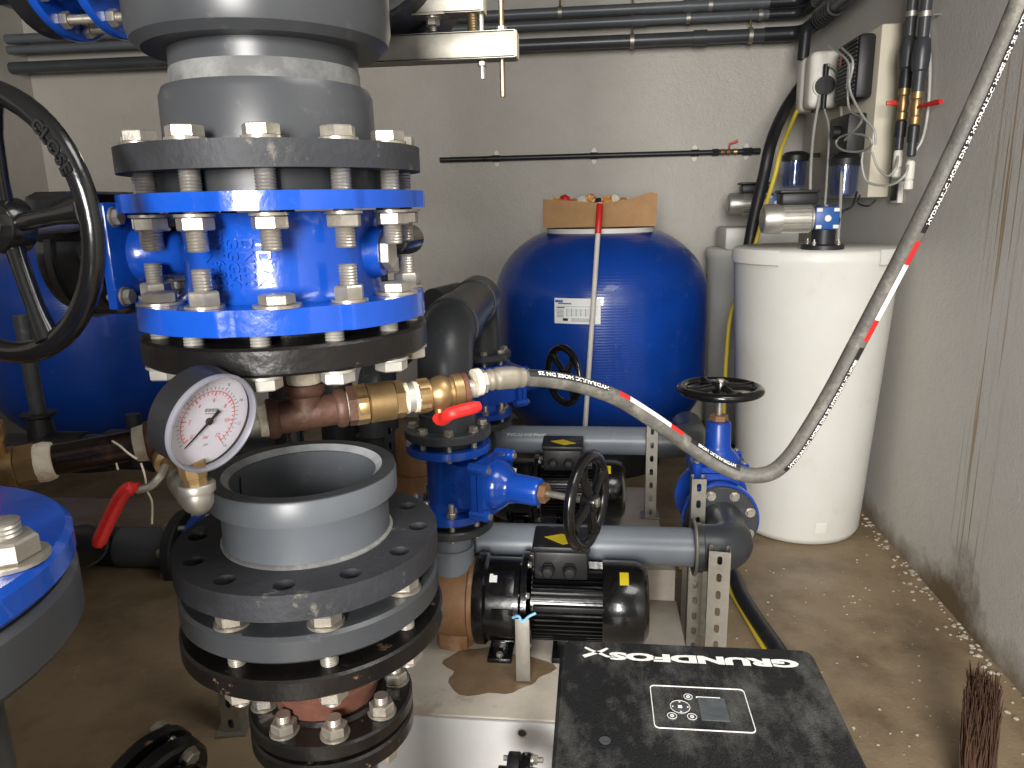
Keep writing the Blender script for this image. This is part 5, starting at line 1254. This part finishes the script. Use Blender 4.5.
# manifold in front of the left tank
mq = at(60, 425, Y=2.7)
MF = thing('manifold_pipe', 'black plastic manifold with unions in front of the left blue tank', 'pipe', (mq.x, 2.7, mq.z-.08))
mm_ = frame((mq.x-.5, 2.7, mq.z-.10), (1, 0, 0), (0, 0, 1))
part('pipe', MB().cyl(.06, 0, 1.5, mm_, 28), 'pvc_black', MF)
for k, (a, b, r) in enumerate(((.40, .60, .072), (.70, .86, .082), (.88, .94, .09), (1.0, 1.2, .075))):
    part('union', MB().lathe([(.05, a), (r-.004, a), (r, a+.01), (r, b-.01), (r-.004, b), (.05, b)], mm_, 12 if k == 2 else 28), 'black_plastic', MF)
part('vertical_pipe', MB().cyl(.030, mq.z-.08, at(20, 340, Y=2.7).z+.1, T(at(36, 400, Y=2.7).x, 2.7, 0), 20), 'pvc', MF)
part('fitting', MB().lathe([(.03, mq.z-.07), (.055, mq.z-.07), (.045, mq.z+.03), (.066, mq.z+.04), (.066, mq.z+.052), (.03, mq.z+.052)], T(at(36, 400, Y=2.7).x, 2.7, 0), 24), 'black_plastic', MF)
sx_ = at(135, 430, Y=2.62); part('stand_pipe', MB().cyl(.028, sx_.z-.15, sx_.z+.065, T(sx_.x, 2.62, 0), 16), 'pvc_black', MF)
for xx in (mq.x-.3, mq.x+.6): part('stand', MB().box(xx-.02, xx+.02, 2.68, 2.72, 0, mq.z-.15), 'pvc_dark', MF)
# elbows and posts between the stack and the grey elbow
for k, (px, py, Y, lab) in enumerate(((336, 372, 2.9, 'dark grey elbow pipe seen under the blind flange'), (372, 385, 2.75, 'dark grey elbow pipe beside the dark channel post'))):
    c = at(px, py, Y=Y)
    t = thing('rear_elbow_pipe', lab, 'pipe', (c.x, Y, 0))
    part('elbow', MB().tube(fillet([(c.x, Y, .0), (c.x, Y, c.z+.05), (c.x+.02, Y+.7, c.z+.05)], .12, 8), .062, 24), 'pvc_dark', t, ang=60)
    part('union', MB().cyl(.078, c.z-.32, c.z-.2, T(c.x, Y, 0), 12), 'black_plastic', t)
pq = at(388, 370, Y=2.3); channel('channel_bracket', 'dark channel post behind the brass check valve', pq.x, 2.3, 0, pq.z+.08, mname='pvc_dark', slots=False)
hq = at(450, 294, Y=3.6)
HPp = thing('rear_pipe', 'dark pipe end seen past the right edge of the blue valve', 'pipe', (hq.x, 3.4, hq.z))
part('pipe', MB().tube(fillet([(hq.x-.02, 3.3, hq.z), (hq.x+.06, 3.6, hq.z), (hq.x-.06, 4.0, hq.z-.6), (hq.x-.06, 4.0, 0)], .1, 8), .06, 24), 'pvc_black', HPp)
bh = at(403, 242, Y=1.15); 
BR = thing('brown_pipe', 'brown vertical pipe standing behind the near gate valve', 'pipe', (at(414, 465, Y=2.2).x, 2.2, .42))
part('pipe', MB().cyl(.055, .42, at(412, 430, Y=2.2).z, T(at(414, 465, Y=2.2).x, 2.2, 0), 28), 'bronze', BR)
part('collar', MB().cyl(.066, .60, .68, T(at(414, 465, Y=2.2).x, 2.2, 0), 28), 'bronze', BR)
# black rubber elbow peeking right of the valve body
be = at(402, 244, Y=1.5)
BE = thing('rear_elbow_pipe', 'black rounded elbow pipe peeking out behind the blue valve body', 'pipe', (be.x-.3, 1.55, .33))
part('elbow', MB().tube(fillet([(be.x-.30, 1.55, .33), (be.x-.30, 1.55, be.z), (be.x-.045, 1.55, be.z), (be.x-.045, 1.75, be.z)], .06, 8), .034, 20), 'black_paint', BE, ang=60)

# ================================================================== BROOM AND FLOOR DEBRIS
bq = at(975, 790, Z=.02); bt_ = at(984, 676, Y=bq.y+.10)
BM_ = thing('broom', 'upturned worn brown bristle broom head on the floor near the right wall', 'broom', (bq.x, bq.y, 0))
ax_ = (bt_-V3((bq.x, bq.y, 0))); n_ = ax_.normalized()
sd = V3((.45, .89, 0)).normalized(); fr_ = n_.cross(sd).normalized()
b0_ = V3((bq.x, bq.y, 0))
blk = Matrix(((sd.x, fr_.x, n_.x, b0_.x), (sd.y, fr_.y, n_.y, b0_.y), (sd.z, fr_.z, n_.z, b0_.z), (0, 0, 0, 1)))
part('block', MB().box(-.11, .11, -.026, .026, .018, .05, blk, bev=.006), 'wood', BM_)
br_ = MB(); LL = ax_.length
for i in range(1100):
    u = random.uniform(-.10, .10); v = random.uniform(-.022, .022); h = LL*random.uniform(.72, 1.0)*(1-.35*abs(u)/.12*random.random())
    p0_ = blk @ V3((u, v, .045)); p1_ = blk @ V3((u*1.05+random.uniform(-.012, .012), v*1.5+random.uniform(-.008, .008), h*.6)); p2_ = blk @ V3((u*.95+random.uniform(-.022, .022), v*1.5+random.uniform(-.014, .014), h))
    br_.tube([p0_, p1_, p2_], [.0022, .002, .0008], 4, caps=False)
o = part('bristles', br_, 'bristle', BM_); o['kind'] = 'stuff'
# crumbs of plaster along the foot of the right wall and over the floor
db = MB()
for i in range(420):
    if i < 230:
        y = random.uniform(1.3, 4.2); x = XR-abs(random.gauss(0, .035))-.004; s = random.uniform(.003, .011)
    else:
        x = random.uniform(.45, 1.25); y = random.uniform(1.2, 3.1); s = random.uniform(.002, .006)
    M_ = T(x, y, s*.3) @ Matrix.Rotation(random.uniform(0, 6), 4, 'Z') @ Matrix.Rotation(random.uniform(-.3, .3), 4, 'X')
    db.lathe([(s*.7, -s*.35), (s, 0), (s*.5, s*.4)], M_, 5)
o = solo('plaster_crumbs', db, 'debris', 'pale plaster crumbs scattered over the wet brown floor', 'debris', (.9, 2.2, 0), ang=10); o['kind'] = 'stuff'
